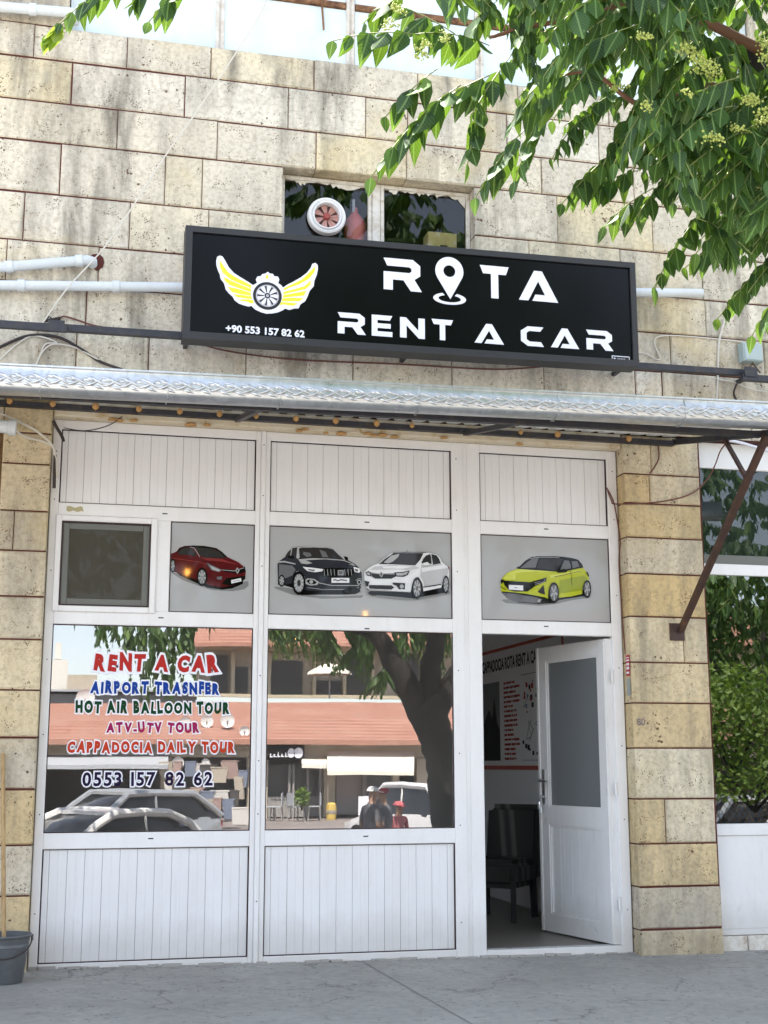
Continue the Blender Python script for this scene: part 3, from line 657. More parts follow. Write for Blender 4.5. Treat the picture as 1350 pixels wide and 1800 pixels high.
# ------------------------------------------------------------------ door
HX, HY = 4.100, .035
door = MB(); ang = RAD(78); dx = Vector((-cos(ang), sin(ang), 0)); dn = Vector((-sin(ang), -cos(ang), 0))   # leaf direction, face towards the camera side
DW, DZ0, DZ1 = .985, .06, 2.345
def leaf(mb, u0, u1, z0, z1, n0, n1):
    c_ = Vector((HX,HY,0)) + dx*((u0+u1)/2) + dn*((n0+n1)/2); c_.z = (z0+z1)/2
    mb.obox(c_, dx*((u1-u0)/2), dn*((n1-n0)/2), Vector((0,0,(z1-z0)/2)))
for a, b, z0, z1 in ((0,.12,DZ0,DZ1),(DW-.12,DW,DZ0,DZ1),(.12,DW-.12,DZ1-.12,DZ1),(.12,DW-.12,DZ0,DZ0+.14),(.12,DW-.12,.90,1.04)): leaf(door, a, b, z0, z1, -.03, .03)
for a, b, z0, z1 in ((.12,.135,.20,.90),(DW-.135,DW-.12,.20,.90),(.12,.135,1.04,DZ1-.12),(DW-.135,DW-.12,1.04,DZ1-.12),): leaf(door, a, b, z0, z1, .0, .022)
for a, b, z0, z1 in ((.135,DW-.135,.20,.215),(.135,DW-.135,.885,.90),(.135,DW-.135,1.04,1.055),(.135,DW-.135,DZ1-.135,DZ1-.12)): leaf(door, a, b, z0, z1, .0, .022)
leaf(door, .012, .02, DZ0+.02, DZ1-.02, .03, .04); leaf(door, DW-.016, DW+.012, DZ0, DZ1, .03, .038)
d = door.build('door', m_pvc, shop); d['label'] = 'white half glazed door standing open into the shop'
mb = MB(); leaf(mb, .136, DW-.136, 1.056, DZ1-.136, .004, .008); mb.build('door_pane', m_veiled_door, d)
mb = MB(); u = .136
while u < DW-.14: leaf(mb, u+.0015, min(u+.052, DW-.137), .216, .884, .002, .010 if int(u/.052) % 2 else .012); u += .054
mb.mat(1); leaf(mb, .136, DW-.136, .216, .884, -.004, .004); mb.build('door_panel', [m_plank, m_groove], d)
m_chrome = M('satin_metal', (.62,.62,.64), .28, metal=.9)
def dl(u, n, z): q = Vector((HX,HY,0)) + dx*u + dn*n; q.z = z; return q
mb = MB()
for sgn in (1, -1):
    leaf(mb, DW-.085, DW-.045, 1.06, 1.34, .030*sgn, .040*sgn)
    mb.tube([dl(DW-.065, .04*sgn, 1.25), dl(DW-.065, .085*sgn, 1.25)], .011)
    mb.tube([dl(DW-.065, .082*sgn, 1.25), dl(DW-.12, .088*sgn, 1.25), dl(DW-.19, .085*sgn, 1.245)], [.012,.011,.008])
mb.build('door_handle', m_chrome, d, True)
mb = MB(); leaf(mb, DW-.003, DW+.002, .98, 1.38, -.012, .012)
mb.tube([dl(DW-.065,.03,1.12), dl(DW-.065,.075,1.12)], .012); mb.build('lock', m_chrome, d, True)
mb = MB()
for i, (a, b) in enumerate(((.075,1.11),(.08,1.07),(.07,1.045),(.085,1.04))): 
    mb.bar(dl(DW-.065, a, b+.01), dl(DW-.065-.006*i, a+.004, b-.05), .014, .003)
mb.lathe([(.0,0),(.014,0),(.014,.03),(0,.03)], tuple(dl(DW-.062,.078,1.03)), 10)
o = mb.build('key_bunch', m_chrome); tag(o, 'bunch of keys hanging from the lock of the open door', 'keys')
mb = MB()
for z in (.35,1.2,2.05): mb.lathe([(0,-.05),(.011,-.05),(.011,.05),(0,.05)], (HX+.012,HY-.032,z), 10)
mb.build('hinge', m_pvc, d, True)

# sticker on the stone reveal
def onX(px, py, X):
    d_ = AR*(px-675)+AU*(900-py)+AF*2301.48; return CAM + d_*((X-CAM.x)/d_.x)
m_red = M('sticker_red', (.45,.02,.03), .5)
o = thing('warning_sticker', 'small red sticker with a grey one below it on the pillar side by the door', 'sticker', (4.2,-.06,2.0))
XS = PR0-.003
def stick(mb, y0, y1, z0, z1, t=0): mb.box((XS-.001-t,y0,z0),(XS-t,y1,z1))
mb = MB(); stick(mb,-.115,-.045,2.05,2.21); mb.build('red_label', m_red, o)
mb = MB()
for i, (z, h) in enumerate(((2.19,.006),(2.17,.012),(2.14,.018),(2.11,.02),(2.075,.015))): stick(mb,-.105,-.055,z-h/2,z+h/2,.0012)
mb.build('print_line', m_white, o)
mb = MB(); stick(mb,-.115,-.05,1.90,2.03); mb.build('grey_label', M('sticker_grey', (.30,.33,.31), .6), o)

# ------------------------------------------------------------------ room behind
m_floor = M('room_floor', (.22,.20,.17), .4)
mb = MB(); mb.box((-.3,.10,-.05),(4.7,5.0,.045)); tag(mb.build('floor', m_floor), kind='structure')
RW = 4.36
mb = MB(); mb.box((RW,.112,.0),(RW+.1,5.0,3.96)); 
y = .13
while y < 4.9: mb.box((RW-.006,y,.1),(RW-.0005,y+.118,1.30)); y += .12
tag(mb.build('right_room_wall', m_int), kind='structure')
mb = MB(); mb.box((-.45,4.9,.0),(RW,5.0,3.96)); mb.box((-.45,.112,.0),(-.35,4.9,3.96)); tag(mb.build('room_wall', M('room_wall_grey', (.62,.62,.61), .8)), kind='structure')
mb = MB(); mb.box((-.45,.112,3.86),(RW,4.9,3.94)); tag(mb.build('ceiling', m_int), kind='structure')

# tour board on the right wall
pb = thing('tour_board', 'white board with red border, black heading, red list and map on the room wall', 'board', (RW, 3, 1.9))
def wl(mb, y0, y1, z0, z1, t): mb.box((RW-.008-t,y0,z0),(RW-.007-t+.001,y1,z1))
yb0, yb1, zb0, zb1 = 1.6, 4.1, 1.33, 2.56
mb = MB(); mb.box((RW-.018,yb0,zb0),(RW-.007,yb1,zb1)); mb.build('board_face', M('board_white', (.82,.80,.80), .5), pb)
mb = MB()
for a in ((yb0,yb1,zb0,zb0+.04),(yb0,yb1,zb1-.03,zb1),(yb0,yb0+.03,zb0,zb1),(yb1-.03,yb1,zb0,zb1)): mb.box((RW-.024,a[0],a[2]),(RW-.0185,a[1],a[3]))
mb.build('border', M('board_red', (.42,.06,.03), .5), pb)
def text_mesh(s, bold=.0, size=1.0, space=1.0):
    cu = bpy.data.curves.new('t', 'FONT'); cu.body = s; cu.size = size; cu.offset = bold; cu.space_character = space; cu.fill_mode = 'FRONT'; cu.resolution_u = 3
    o = bpy.data.objects.new('t', cu); COL.objects.link(o); dg = bpy.context.evaluated_depsgraph_get(); me = bpy.data.meshes.new_from_object(o.evaluated_get(dg))
    bpy.data.objects.remove(o); vs = [v.co.copy() for v in me.vertices]; fs = [tuple(p.vertices) for p in me.polygons]; bpy.data.meshes.remove(me); return vs, fs
def fitted(s, bold=0, space=1.0):
    vs, fs = text_mesh(s, bold, 1, space); xs = [v.x for v in vs]; ys = [v.y for v in vs]; return vs, fs, min(xs), max(xs), min(ys), max(ys)
vs, fs, a, b, c_, d_ = fitted('CAPPADOCIA ROTA RENT A CAR', .03)
mb = MB(); mb.add([(RW-.021, 3.98-(v.x-a)/(b-a)*1.75, 2.33+(v.y-c_)/(d_-c_)*.125) for v in vs], fs); mb.build('board_title', m_slot, pb)
rr = random.Random(4); mb = MB()
for i in range(17):
    z = 2.19-i*.047; y = 3.28; L_ = rr.uniform(.26,.46)
    while y > 3.28-L_: 
        w_ = rr.uniform(.02,.05); mb.box((RW-.021,y-w_,z-.011+rr.uniform(-.003,.003)),(RW-.0185,y,z+.011)); y -= w_+rr.choice((.006,.006,.02))
mb.build('list_line', M('list_red', (.30,.03,.02), .6), pb)
mb = MB(); mb.box((RW-.021,3.42,1.42),(RW-.0185,3.95,2.22)); mb.build('photo_print', M('photo_sky', (.16,.17,.18), .5), pb)
mb = MB(); mb.add([(RW-.023,3.95,1.42),(RW-.023,3.42,1.42),(RW-.023,3.42,1.72),(RW-.023,3.50,1.80),(RW-.023,3.58,2.08),(RW-.023,3.66,1.85),(RW-.023,3.76,1.95),(RW-.023,3.95,1.80)], [tuple(range(8))]); mb.build('photo_dark', m_slot, pb)
mb = MB()
for i in range(46):
    y = rr.uniform(1.75,2.72); z = rr.uniform(1.46,2.18); s_ = rr.uniform(.008,.026); mb.mat(rr.choice((0,0,0,1,2,1))).box((RW-.0215,y-s_,z-s_),(RW-.0185,y+s_*1.3,z+s_))
for i in range(9):
    p = Vector((RW-.021, rr.uniform(1.8,2.6), rr.uniform(1.5,2.1)))
    for j in range(4): q = p+Vector((0, rr.uniform(-.15,.15), rr.uniform(-.12,.12))); mb.mat(0).bar(p, q, .006, .001, (1,0,0)); p = q
mb.mat(0).box((RW-.0205,1.7,1.42),(RW-.0185,2.75,1.424)); mb.box((RW-.0205,1.7,2.24),(RW-.0185,2.75,2.245))
mb.build('route_map', [m_slot, M('map_red', (.35,.03,.03), .6), M('map_blue', (.25,.30,.42), .6)], pb)

# striped armchair
ch = thing('armchair', 'dark striped upholstered chair with dark legs just inside the open door', 'chair', (3.84, 1.80, .045))
def soft(mb, x0, x1, y0, y1, z0, z1, r=.03): 
    bm = bmesh.new(); bmesh.ops.create_cube(bm, size=1)
    for v_ in bm.verts: v_.co = Vector((x0+(v_.co.x+.5)*(x1-x0), y0+(v_.co.y+.5)*(y1-y0), z0+(v_.co.z+.5)*(z1-z0)))
    bmesh.ops.bevel(bm, geom=bm.edges[:], offset=r, segments=3, affect='EDGES'); bm.verts.index_update()
    mb.add([v_.co.copy() for v_ in bm.verts], [tuple(v_.index for v_ in f_.verts) for f_ in bm.faces]); bm.free()
m_str = M('striped_cloth', (.05,.05,.045), .85); k = N(m_str); wv = k.n('ShaderNodeTexWave'); wv.inputs['Scale'].default_value = .75; wv.bands_direction = 'X'; wv.inputs['Distortion'].default_value = .3
k.l(k.coord(), wv.inputs[0]); k.l(k.ramp(wv.outputs[0], [(.0, (.025,.025,.022)), (.80, (.035,.034,.03)), (.86, (.11,.105,.09)), (.95, (.11,.105,.09)), (1.0, (.03,.03,.03))]), k.b.inputs['Base Color'])
cm = Matrix.Translation((3.82,1.95,.045)) @ Matrix.Rotation(RAD(-42), 4, 'Z')
def xf(mb, mt): mb.v = [tuple(mt @ Vector(v_)) for v_ in mb.v]; return mb
mb = MB(); soft(mb,-.27,.27,-.28,.25,.28,.52,.06); xf(mb, cm).build('seat', m_str, ch, True)
mb = MB(); soft(mb,-.27,.27,.0,.13,.30,1.0,.06); xf(mb, cm @ Matrix.Translation((0,.18,0)) @ Matrix.Rotation(RAD(-9),4,'X')).build('backrest', m_str, ch, True)
for sx, sy in ((-1,-1),(1,-1),(-1,1),(1,1)):
    mb = MB(); mb.bar((sx*.22,sy*.22,.34),(sx*.23,sy*.24,0),.045); xf(mb, cm).build('leg', m_slot, ch)

# ------------------------------------------------------------------ lettering on the big left pane
LT = thing('window_lettering', 'coloured tour names and phone number lettered in white outline on the left pane', 'lettering', (.6,0,1.7))
def fitpane(s, box, mat, name, jit=.0, bold=.035, outline=.05, Y=.0145, comic=True, space=1.12):
    cx0, cy0, cx1, cy1 = box; A = at(60+cx0*.2963, 1080+cy1*.2963, Y); B = at(60+cx1*.2963, 1080+cy0*.2963, Y)
    C0 = at(60+cx0*.2963, 1080+cy0*.2963, Y)
    rr = random.Random(len(s)*3+1); chars = []; x = 0; g = []
    for pas, (bd, yy) in enumerate(((bold+outline, Y), (bold, Y-.0016))):
        rr = random.Random(len(s)*3+1); x = 0; V_, F_, YY, k9 = [], [], [], 0
        for chs in s:
            if chs == ' ': x += .42; continue
            v0, f0, a0, b0, c0, d0 = fitted(chs, bd); _, _, a1, b1, c1, d1 = fitted(chs, bold)
            r_ = rr.uniform(-jit, jit); sy = 1+rr.uniform(-.5, .5)*jit; dy = rr.uniform(-.25, .25)*jit; sh = rr.uniform(-.3,.3)*jit*2
            yo = -c1 if comic and chs != '-' else 0; hh = (d1-c1) if comic and chs != '-' else 1
            n0 = len(V_)
            for v_ in v0:
                px_, py_ = v_.x-(a1+b1)/2, (v_.y+yo)/(hh if comic else 1)
                py_ = py_*sy+dy; px_ += sh*(py_-.5); q = px_*cos(r_)-py_*sin(r_)*.6, px_*sin(r_)+py_
                V_.append((x+(b1-a1)/2+q[0], q[1]))
            YY += [yy-(.0005 if (k9 % 2) else 0)]*len(v0); k9 += 1
            F_ += [tuple(i+n0 for i in f_) for f_ in f0]; x += (b1-a1)*1.0+.13*space
        if pas == 0: tot = x-.13*space; base = (V_, F_, YY)
        else: top = (V_, F_, YY)
    W_ = B.x-A.x; H_ = B.z-A.z; hmax = 1.0
    for (V_, F_, yy), mt, nm in ((base, m_white, 'white_outline'), (top, mat, name)):
        mb = MB(); mb.add([(A.x+p[0]/tot*W_, yy[i_], A.z+p[1]*H_) for i_, p in enumerate(V_)], F_); o_ = mb.build(nm, mt, LT if nm == name else None)
        g.append(o_)
    # outline is a sub-part of its line of letters
    g[0].parent = g[1]; g[0].matrix_parent_inverse = Matrix.Identity(4)
def vinyl(n, c): return M(n, c, .6, spec=.15)
fitpane('RENT A CAR', (352,242,1098,335), vinyl('vinyl_red', (.42,.025,.02)), 'lettering_line', .14, .068, .11)
fitpane('AIRPORT TRASNFER', (332,404,1100,468), vinyl('vinyl_blue', (.006,.045,.27)), 'lettering_line', .12, .068, .10)
fitpane('HOT AIR BALLOON TOUR', (244,520,1162,585), vinyl('vinyl_green', (.003,.045,.014)), 'lettering_line', .12, .068, .10)
fitpane('ATV-UTV TOUR', (428,642,982,702), vinyl('vinyl_magenta', (.30,.012,.085)), 'lettering_line', .12, .068, .10)
fitpane('CAPPADOCIA DAILY TOUR', (196,756,1192,822), vinyl('vinyl_orange', (.48,.045,.015)), 'lettering_line', .12, .068, .10)
fitpane('0553 157 82 62', (284,934,1060,1020), vinyl('vinyl_navy', (.014,.006,.035)), 'lettering_line', .02, .03, .075)

# ================================================================== SIGN
SY = -.52
sg = thing('shop_sign', 'long black illuminated-style sign box reading ROTA RENT A CAR with winged wheel', 'sign', (2.4, SY, 4.78))
sz = lambda x: .010*(x-.7)     # the box climbs a little to the right
SX0, SX1, SB, ST = .700, 4.188, 4.352, 5.200
def slant(mb, x0, x1, z0, z1, y0, y1):
    mb.add([(x,y,z+sz(x)) for y in (y0,y1) for x, z in ((x0,z0),(x1,z0),(x1,z1),(x0,z1))], [(0,1,2,3),(5,4,7,6),(4,5,1,0),(5,6,2,1),(6,7,3,2),(7,4,0,3)])
mb = MB(); 
slant(mb, SX0, SX1, ST-.045, ST, SY-.02, SY+.14); slant(mb, SX0, SX1, SB, SB+.052, SY-.02, SY+.14)
slant(mb, SX0, SX0+.05, SB+.052, ST-.045, SY-.02, SY+.14); slant(mb, SX1-.045, SX1, SB+.052, ST-.045, SY-.02, SY+.14)
slant(mb, SX0+.05, SX1-.045, SB+.052, ST-.045, SY+.10, SY+.13)
mb.build('sign_frame', m_frame, sg)
mb = MB(); slant(mb, SX0+.05, SX1-.045, SB+.052, ST-.045, SY, SY+.02); mb.build('sign_face', m_black, sg)
GL = {
 'R': [[(0,1),(.80,1),(1,.82),(1,.50),(.84,.37),(1.04,0),(.74,0),(.54,.33),(.25,.33),(.25,0),(0,0),(0,.57),(.70,.57),(.76,.62),(.76,.71),(.70,.76),(.10,.76)]],
 'T': [[(0,1),(1,1),(.90,.75),(.63,.75),(.63,0),(.38,0),(.38,.75),(.11,.75)]],
 'A': [[(0,0),(.40,1),(.60,1),(1,0),(.34,0),(.42,.21),(.67,.21),(.50,.66),(.24,0)]],
 'E': [[(0,1),(1,1),(.88,.77),(.28,.77),(.28,.61),(.92,.61),(.92,.39),(.28,.39),(.28,.23),(1,.23),(1,0),(0,0)]],
 'N': [[(0,0),(0,1),(.24,1),(.74,.38),(.74,1),(1,1),(1,0),(.76,0),(.26,.62),(.26,0)]],
 'C': [[(1,1),(.30,1),(0,.76),(0,.24),(.30,0),(1,0),(.88,.23),(.38,.23),(.25,.33),(.25,.67),(.38,.77),(.86,.77)]],
}
YL = SY-.006
def sp(cx, cy): q = at(300+cx*.6148, 380+cy*.6148, YL); return q.x, q.z
def glyph(ch, cx0, cx1, ct, cb):
    mb = MB(); x0, z1 = sp(cx0, ct); x1, _ = sp(cx1, cb); _, z0 = sp(cx0, cb)
    mb.flat([[(x0+u*(x1-x0), z0+v_*(z1-z0)) for u, v_ in lp] for lp in GL[ch]], YL, .0045); mb.build('sign_letter', m_white, sg)
for ch, a, b, t_, bo in (('R',609,714,118,208),('T',884,968,139,231),('A',994,1108,152,238),('R',478,555,274,334),('E',575,634,281,341),('N',656,727,288,346),('T',746,808,293,352),('A',868,953,305,361),('C',1001,1067,313,369),('A',1086,1168,318,374),('R',1188,1263,324,380)):
    glyph(ch, a, b, t_, bo)
def ell(cx, cy, rx, ry, n=36, a0=0, a1=2*pi): return [(cx+rx*cos(a0+(a1-a0)*i/n), cy+ry*sin(a0+(a1-a0)*i/n)) for i in range(n)]
cx, cz = sp(797, 157); mb = MB(); R1 = .110
tip = sp(800, 237); 
arc = [(cx+R1*cos(a), cz+R1*sin(a)*1.02) for a in [RAD(-32+ i*(244)/30) for i in range(31)]]
mb.flat([arc+[tip], ell(cx, cz, .047, .047, 24)], YL, .0045)
e0 = sp(798, 236)
ring = [(e0[0]+.128*cos(a), e0[1]+.046*sin(a)) for a in [RAD(116+i*308/30) for i in range(31)]]+[(e0[0]+.088*cos(a), e0[1]+.028*sin(a)) for a in [RAD(424-i*308/30) for i in range(31)]]
mb.flat([ring], YL-.0006, .005); mb.build('map_pin', m_white, sg)
# winged wheel, outline read off the sign
wp = lambda px, py: (lambda q: (q.x, q.z))(at(340+px*.17778, 430+py*.17778, YL))
left = [(590,400),(545,370),(470,325),(400,280),(350,225),(315,160),(290,118),(262,108),(235,120),(225,160),(228,210),(245,260),(262,295),(268,335),(305,385),(318,440),(350,480),(385,510),(408,550),(450,582),(500,600),(545,612),(575,605),(610,640),(670,668),(720,682)]
rightp = [(780,680),(840,668),(890,645),(905,632),(950,645),(1000,630),(1040,630),(1058,590),(1105,560),(1130,510),(1150,455),(1190,410),(1197,355),(1220,300),(1232,235),(1228,200),(1205,180),(1175,190),(1160,230),(1120,280),(1060,325),(990,365),(930,395),(885,425),(868,400),(838,382),(850,345),(835,315),(800,312),(785,288),(755,285),(735,268),(712,285),(680,292),(665,312),(632,315),(617,345),(630,378)]
mb = MB(); mb.flat([[wp(*p) for p in left+rightp]], YL, .0045); wg = mb.build('winged_badge', m_white, sg)
yl = MB()
def feather(pts, y): yl.flat([[wp(*p) for p in pts]], y, .001)
for pts in ([(255,150),(285,190),(340,270),(420,325),(520,375),(575,405),(570,430),(470,390),(370,345),(290,280),(262,220)],
            [(300,318),(360,350),(460,395),(568,438),(570,470),(460,435),(360,400),(310,360)],
            [(335,415),(420,432),(568,478),(570,505),(470,490),(380,470)],
            [(395,490),(480,498),(574,512),(580,540),(500,530),(430,520)],
            [(445,545),(520,540),(585,548),(600,580),(560,580),(520,560),(480,560)],
            [(1210,210),(1195,275),(1140,340),(1040,395),(940,430),(890,455),(892,432),(980,390),(1080,340),(1160,260)],
            [(1165,350),(1100,410),(1000,440),(890,468),(890,492),(1000,465),(1110,440),(1155,400)],
            [(1120,455),(1020,475),(888,500),(884,525),(980,515),(1090,505)],
            [(1085,530),(980,525),(882,532),(872,560),(960,560),(1050,560)],
            [(1030,580),(940,572),(868,568),(850,600),(890,590),(940,600),(990,605)],
            [(722,300),(742,305),(738,338),(720,338),(712,318)]): feather(pts, YL-.0015)
yl.build('yellow_feather', m_yel, wg)
c0 = wp(731, 508); R0 = wp(873,508)[0]-c0[0]
mb = MB(); mb.flat([ell(*c0, R0, R0, 40)], YL-.003, .002); mb.build('badge_tyre', m_slot, wg)
mb = MB(); mb.flat([ell(*c0, R0*.80, R0*.80, 36)], YL-.0045, .001); mb.build('badge_rim', M('badge_grey', (.50,.48,.52), .4), wg)
mb = MB(); 
for i in range(9):
    a = 2*pi*i/9; mb.flat([[(c0[0]+R0*r_*cos(a+t), c0[1]+R0*r_*sin(a+t)) for r_, t in ((.22,-.25),(.70,-.16),(.74,.12),(.48,.30),(.22,.35))]], YL-.006, .001)
mb.build('badge_spoke', m_white, wg)
mb = MB(); 
for i in range(9):
    a = 2*pi*i/9+.36; mb.flat([[(c0[0]+R0*r_*cos(a+t), c0[1]+R0*r_*sin(a+t)) for r_, t in ((.25,-.12),(.72,-.06),(.70,.10),(.25,.12))]], YL-.0075, .001)
mb.flat([ell(*c0, R0*.2, R0*.2, 16), ell(*c0, R0*.11, R0*.11, 16)], YL-.0075, .001)
mb.build('badge_line', m_slot, wg)
# phone number
vs, fs, a, b, c_, d_ = fitted('+90 553 157 82 62', .035)
x0, z0 = sp(157, 331); x1, _ = sp(383, 340); _, z1 = sp(157, 309)
mb = MB(); mb.add([(x0+(v_.x-a)/(b-a)*(x1-x0), YL, z0+(v_.y-c_)/(d_-c_)*(z1-z0)) for v_ in vs], fs); mb.build('phone_number', m_white, sg)
# maker's small label, lower right corner
x0, z0 = sp(1262, 418); x1, z1 = sp(1312, 402); mb = MB(); mb.mat(0).flat([[(x0,z0),(x1,z0),(x1,z1),(x0,z1)]], YL, .002)
q = .006; mb.mat(1).flat([[(x0+q,z0+q),(x1-q,z0+q),(x1-q,z1-q),(x0+q,z1-q)]], YL-.001, .0005); mb.mat(0).flat([ell(x0+.022,(z0+z1)/2,.010,.012,10)], YL-.002)
for i in range(5): mb.flat([[(x0+.042+i*.014,(z0+z1)/2-.005),(x0+.052+i*.014,(z0+z1)/2-.005),(x0+.052+i*.014,(z0+z1)/2+.007),(x0+.042+i*.014,(z0+z1)/2+.006)]], YL-.002)
mb.build('maker_label', [m_white, m_slot], sg)

# rails that carry the sign
rl_ = thing('sign_rail', 'dark steel box rail running behind the foot of the black sign', 'steel rail', (2.3,-.36,4.38))
ry = SY+.165
def rz(x): return at(320,592,ry).z + .006 + .008*(x-.7)
mb = MB(); mb.bar((-.26,ry,rz(-.26)), (5.28,ry,rz(5.28)), .05, .048); mb.build('long_rail', m_steel, rl_)
mb = MB(); mb.bar((-2.4,ry-.05,rz(-2.4)-.02), (-.10,ry-.05,rz(-.10)-.02), .045, .05); mb.build('extension_rail', m_steel, rl_); mb = MB(); mb.bar((5.13,ry-.05,rz(5.13)-.055), (8,ry-.05,rz(8)-.07), .045, .05); mb.build('extension_rail', m_steel, rl_)
for x in (-.17, 5.2): mb = MB(); mb.box((x-.055,ry-.08,rz(x)-.05),(x+.055,ry-.074,rz(x)+.03)); mb.build('fish_plate', m_steel, rl_)
for x in (-.9,.75,2.4,4.15,5.24): mb = MB(); mb.bar((x,ry+.025,rz(x)-.01),(x,-.134,rz(x)-.01),.03); mb.build('wall_arm', m_steel, rl_)

# ================================================================== CANOPY
cn = thing('canopy', 'corrugated metal canopy on dark steel bars running over the whole shop front', 'canopy', (2, -.8, 3.8))
CX0, CX1 = -2.6, 4.66
def czs(y): return 3.952 + (y+.14)*.175        # slope of the sheet
mb = MB(); vs = []; x = CX0; prof = []
while x < CX1-.01:
    for u, h in ((0,0),(.055,0),(.072,.022),(.105,.022),(.122,0)): prof.append((x+u, h))
    x += .138
prof = [p for p in prof if p[0] < CX1]
n = len(prof)
for y in (-.125,-.6,-1.1,-1.62): vs += [(px_, y, czs(y)+h) for px_, h in prof]
fs = [(j*n+i, j*n+i+1, (j+1)*n+i+1, (j+1)*n+i) for j in range(3) for i in range(n-1)]
mb.add(vs, fs); o = mb.build('roof_sheet', m_sheet, cn); sm = o.modifiers.new('s', 'SOLIDIFY'); sm.thickness = .0015
mb = MB()
mb.bar((CX0,-.165,3.893),(CX1-.03,-.165,3.893),.045,.040); mb.bar((CX0,-1.50,3.578),(CX1-.03,-1.50,3.636),.045,.042)
mb.bar((CX1-.005,-.135,3.915),(CX1-.005,-1.60,3.625),.045,.045)
mb.bar((CX0,-.85,czs(-.85)-.026),(CX1-.03,-.85,czs(-.85)-.026),.03,.03)
mb.build('support_bar', m_steel, cn)
for x in (-.7,1.14,2.89):
    mb = MB(); mb.bar((x,-.19,3.868),(x,-1.472,3.605+.008*x),.035,.035); mb.build('cross_bar', m_steel, cn)
# foam plugs at the wall end of the sheet
rr = random.Random(11); mb = MB()
m_foam = M('aged_foam', (.48,.27,.10), .9)
for x in [-.47,-.174,.123,.428,.721,1.01,1.278,1.575,1.876,2.19,2.465,3.043,3.333,3.636,4.232]:
    r = rr.uniform(.019,.027); mb = MB(); mb.lathe([(0,-r*1.1),(r*.8,-r*.6),(r,0),(r*.6,r*.9),(0,r)], (x,-.205,3.902), 9); mb.build('foam_plug', m_foam, cn, 'all')
mb = MB()
for i in range(16):
    x = rr.choice((.9,1.55,1.9,2.1,2.5,2.9,3.2,.35))+rr.uniform(-.16,.16); r = rr.uniform(.012,.028); mb.lathe([(0,-r*.6),(r*1.6,-r*.2),(r*1.8,0),(r,r*.5),(0,r*.6)], (x,-.112,3.838+rr.uniform(-.01,.01)), 8)
mb.build('foam_smear', m_foam, cn, 'all')
# gutter
GZ = lambda x: .018*(x-2)-.028
gp = [(-1.60,3.800),(-1.60,3.650),(-1.615,3.638),(-1.65,3.630),(-1.70,3.632),(-1.735,3.644),(-1.752,3.665),(-1.757,3.70),(-1.750,3.735),(-1.737,3.765),(-1.740,3.783),(-1.752,3.788),(-1.752,3.796),(-1.730,3.796),(-1.728,3.76)]
mb = MB(); xs = [-3+.5*i for i in range(19)]; m_ = len(gp); vs = []
for x in xs: vs += [(x, y, z-.012+GZ(x)) for y, z in gp]
mb.add(vs, [(j*m_+i, j*m_+i+1, (j+1)*m_+i+1, (j+1)*m_+i) for j in range(len(xs)-1) for i in range(m_-1)])
gt = mb.build('gutter', m_galv, cn, True); sm = gt.modifiers.new('s', 'SOLIDIFY'); sm.thickness = .0012
mb = MB()       # pressed pattern: crossing leaves
def gy(z): 
    z = max(3.62, min(3.76, z))
    t = [(3.612,-1.70),(3.644,-1.735),(3.665,-1.752),(3.70,-1.757),(3.735,-1.750),(3.765,-1.737)]
    for (a, ya), (b, yb) in zip(t[:-1], t[1:]):
        if a <= z <= b: return ya+(yb-ya)*(z-a)/(b-a)
    return -1.745
x = -2.9
while x < 6.0:
    for s_ in (1, -1):
        pts = []
        for i in range(9):
            t = i/8; xx = x+.17*t; zz = 3.712+s_*.030*cos(pi*t); pts.append((xx, gy(zz)-.001, zz-.012+GZ(xx)))
        mb.tube(pts, [.001,.006,.009,.010,.010,.009,.007,.004,.001], 4)
    for q, zc in ((.03+rr.uniform(-.02,.02),3.733),(.10,3.738+rr.uniform(-.01,.004)),(.165,3.69)):
        mb.tube([(x+q, gy(zc)-.001, zc-.012+GZ(x)), (x+q+.03, gy(zc-.012)-.003, zc-.022+GZ(x)), (x+q+.065, gy(zc-.02)-.001, zc-.034+GZ(x))], [.002,.011,.002], 6)
    x += .105+rr.uniform(-.008,.008)
mb.build('pressed_pattern', m_galv, gt, 'all')
mb = MB()
for x in (-1.2,-.222,.525,1.216,2.105,3.041,3.94,4.8):
    pts = [(x, y-.003, z-.012+GZ(x)-.002) for y, z in gp[1:11]]
    for a, b in zip(pts[:-1], pts[1:]): mb.bar(a, b, .022, .003, (1,0,0))
mb.build('gutter_strap', m_galv, gt)
# brace at the right end
mb = MB(); mb.bar((CX1-.03,-.15,2.40),(CX1-.01,-1.56,3.625),.042,.042,(1,0,0)); br = mb.build('brace', m_brown, cn)
mb = MB(); mb.box((CX1-.115,-.140,2.325),(CX1+.005,-.131,2.46)); 
for q in ((-.1,2.34),(-.01,2.34),(-.1,2.445),(-.01,2.445)): mb.lathe([(0,.004),(.008,.004),(.008,-.002)], (CX1+q[0],-.14,q[1]), 6, 'y')
mb.build('brace_plate', m_brown, br)
a = onX(1284,764,CX1-.02); b = onX(1305,822,CX1-.02); mb = MB(); mb.bar((CX1-.02,-.98,3.73),(CX1-.014,-1.26,3.37),.026,.026,(1,0,0)); mb.build('short_strut', m_brown, br)

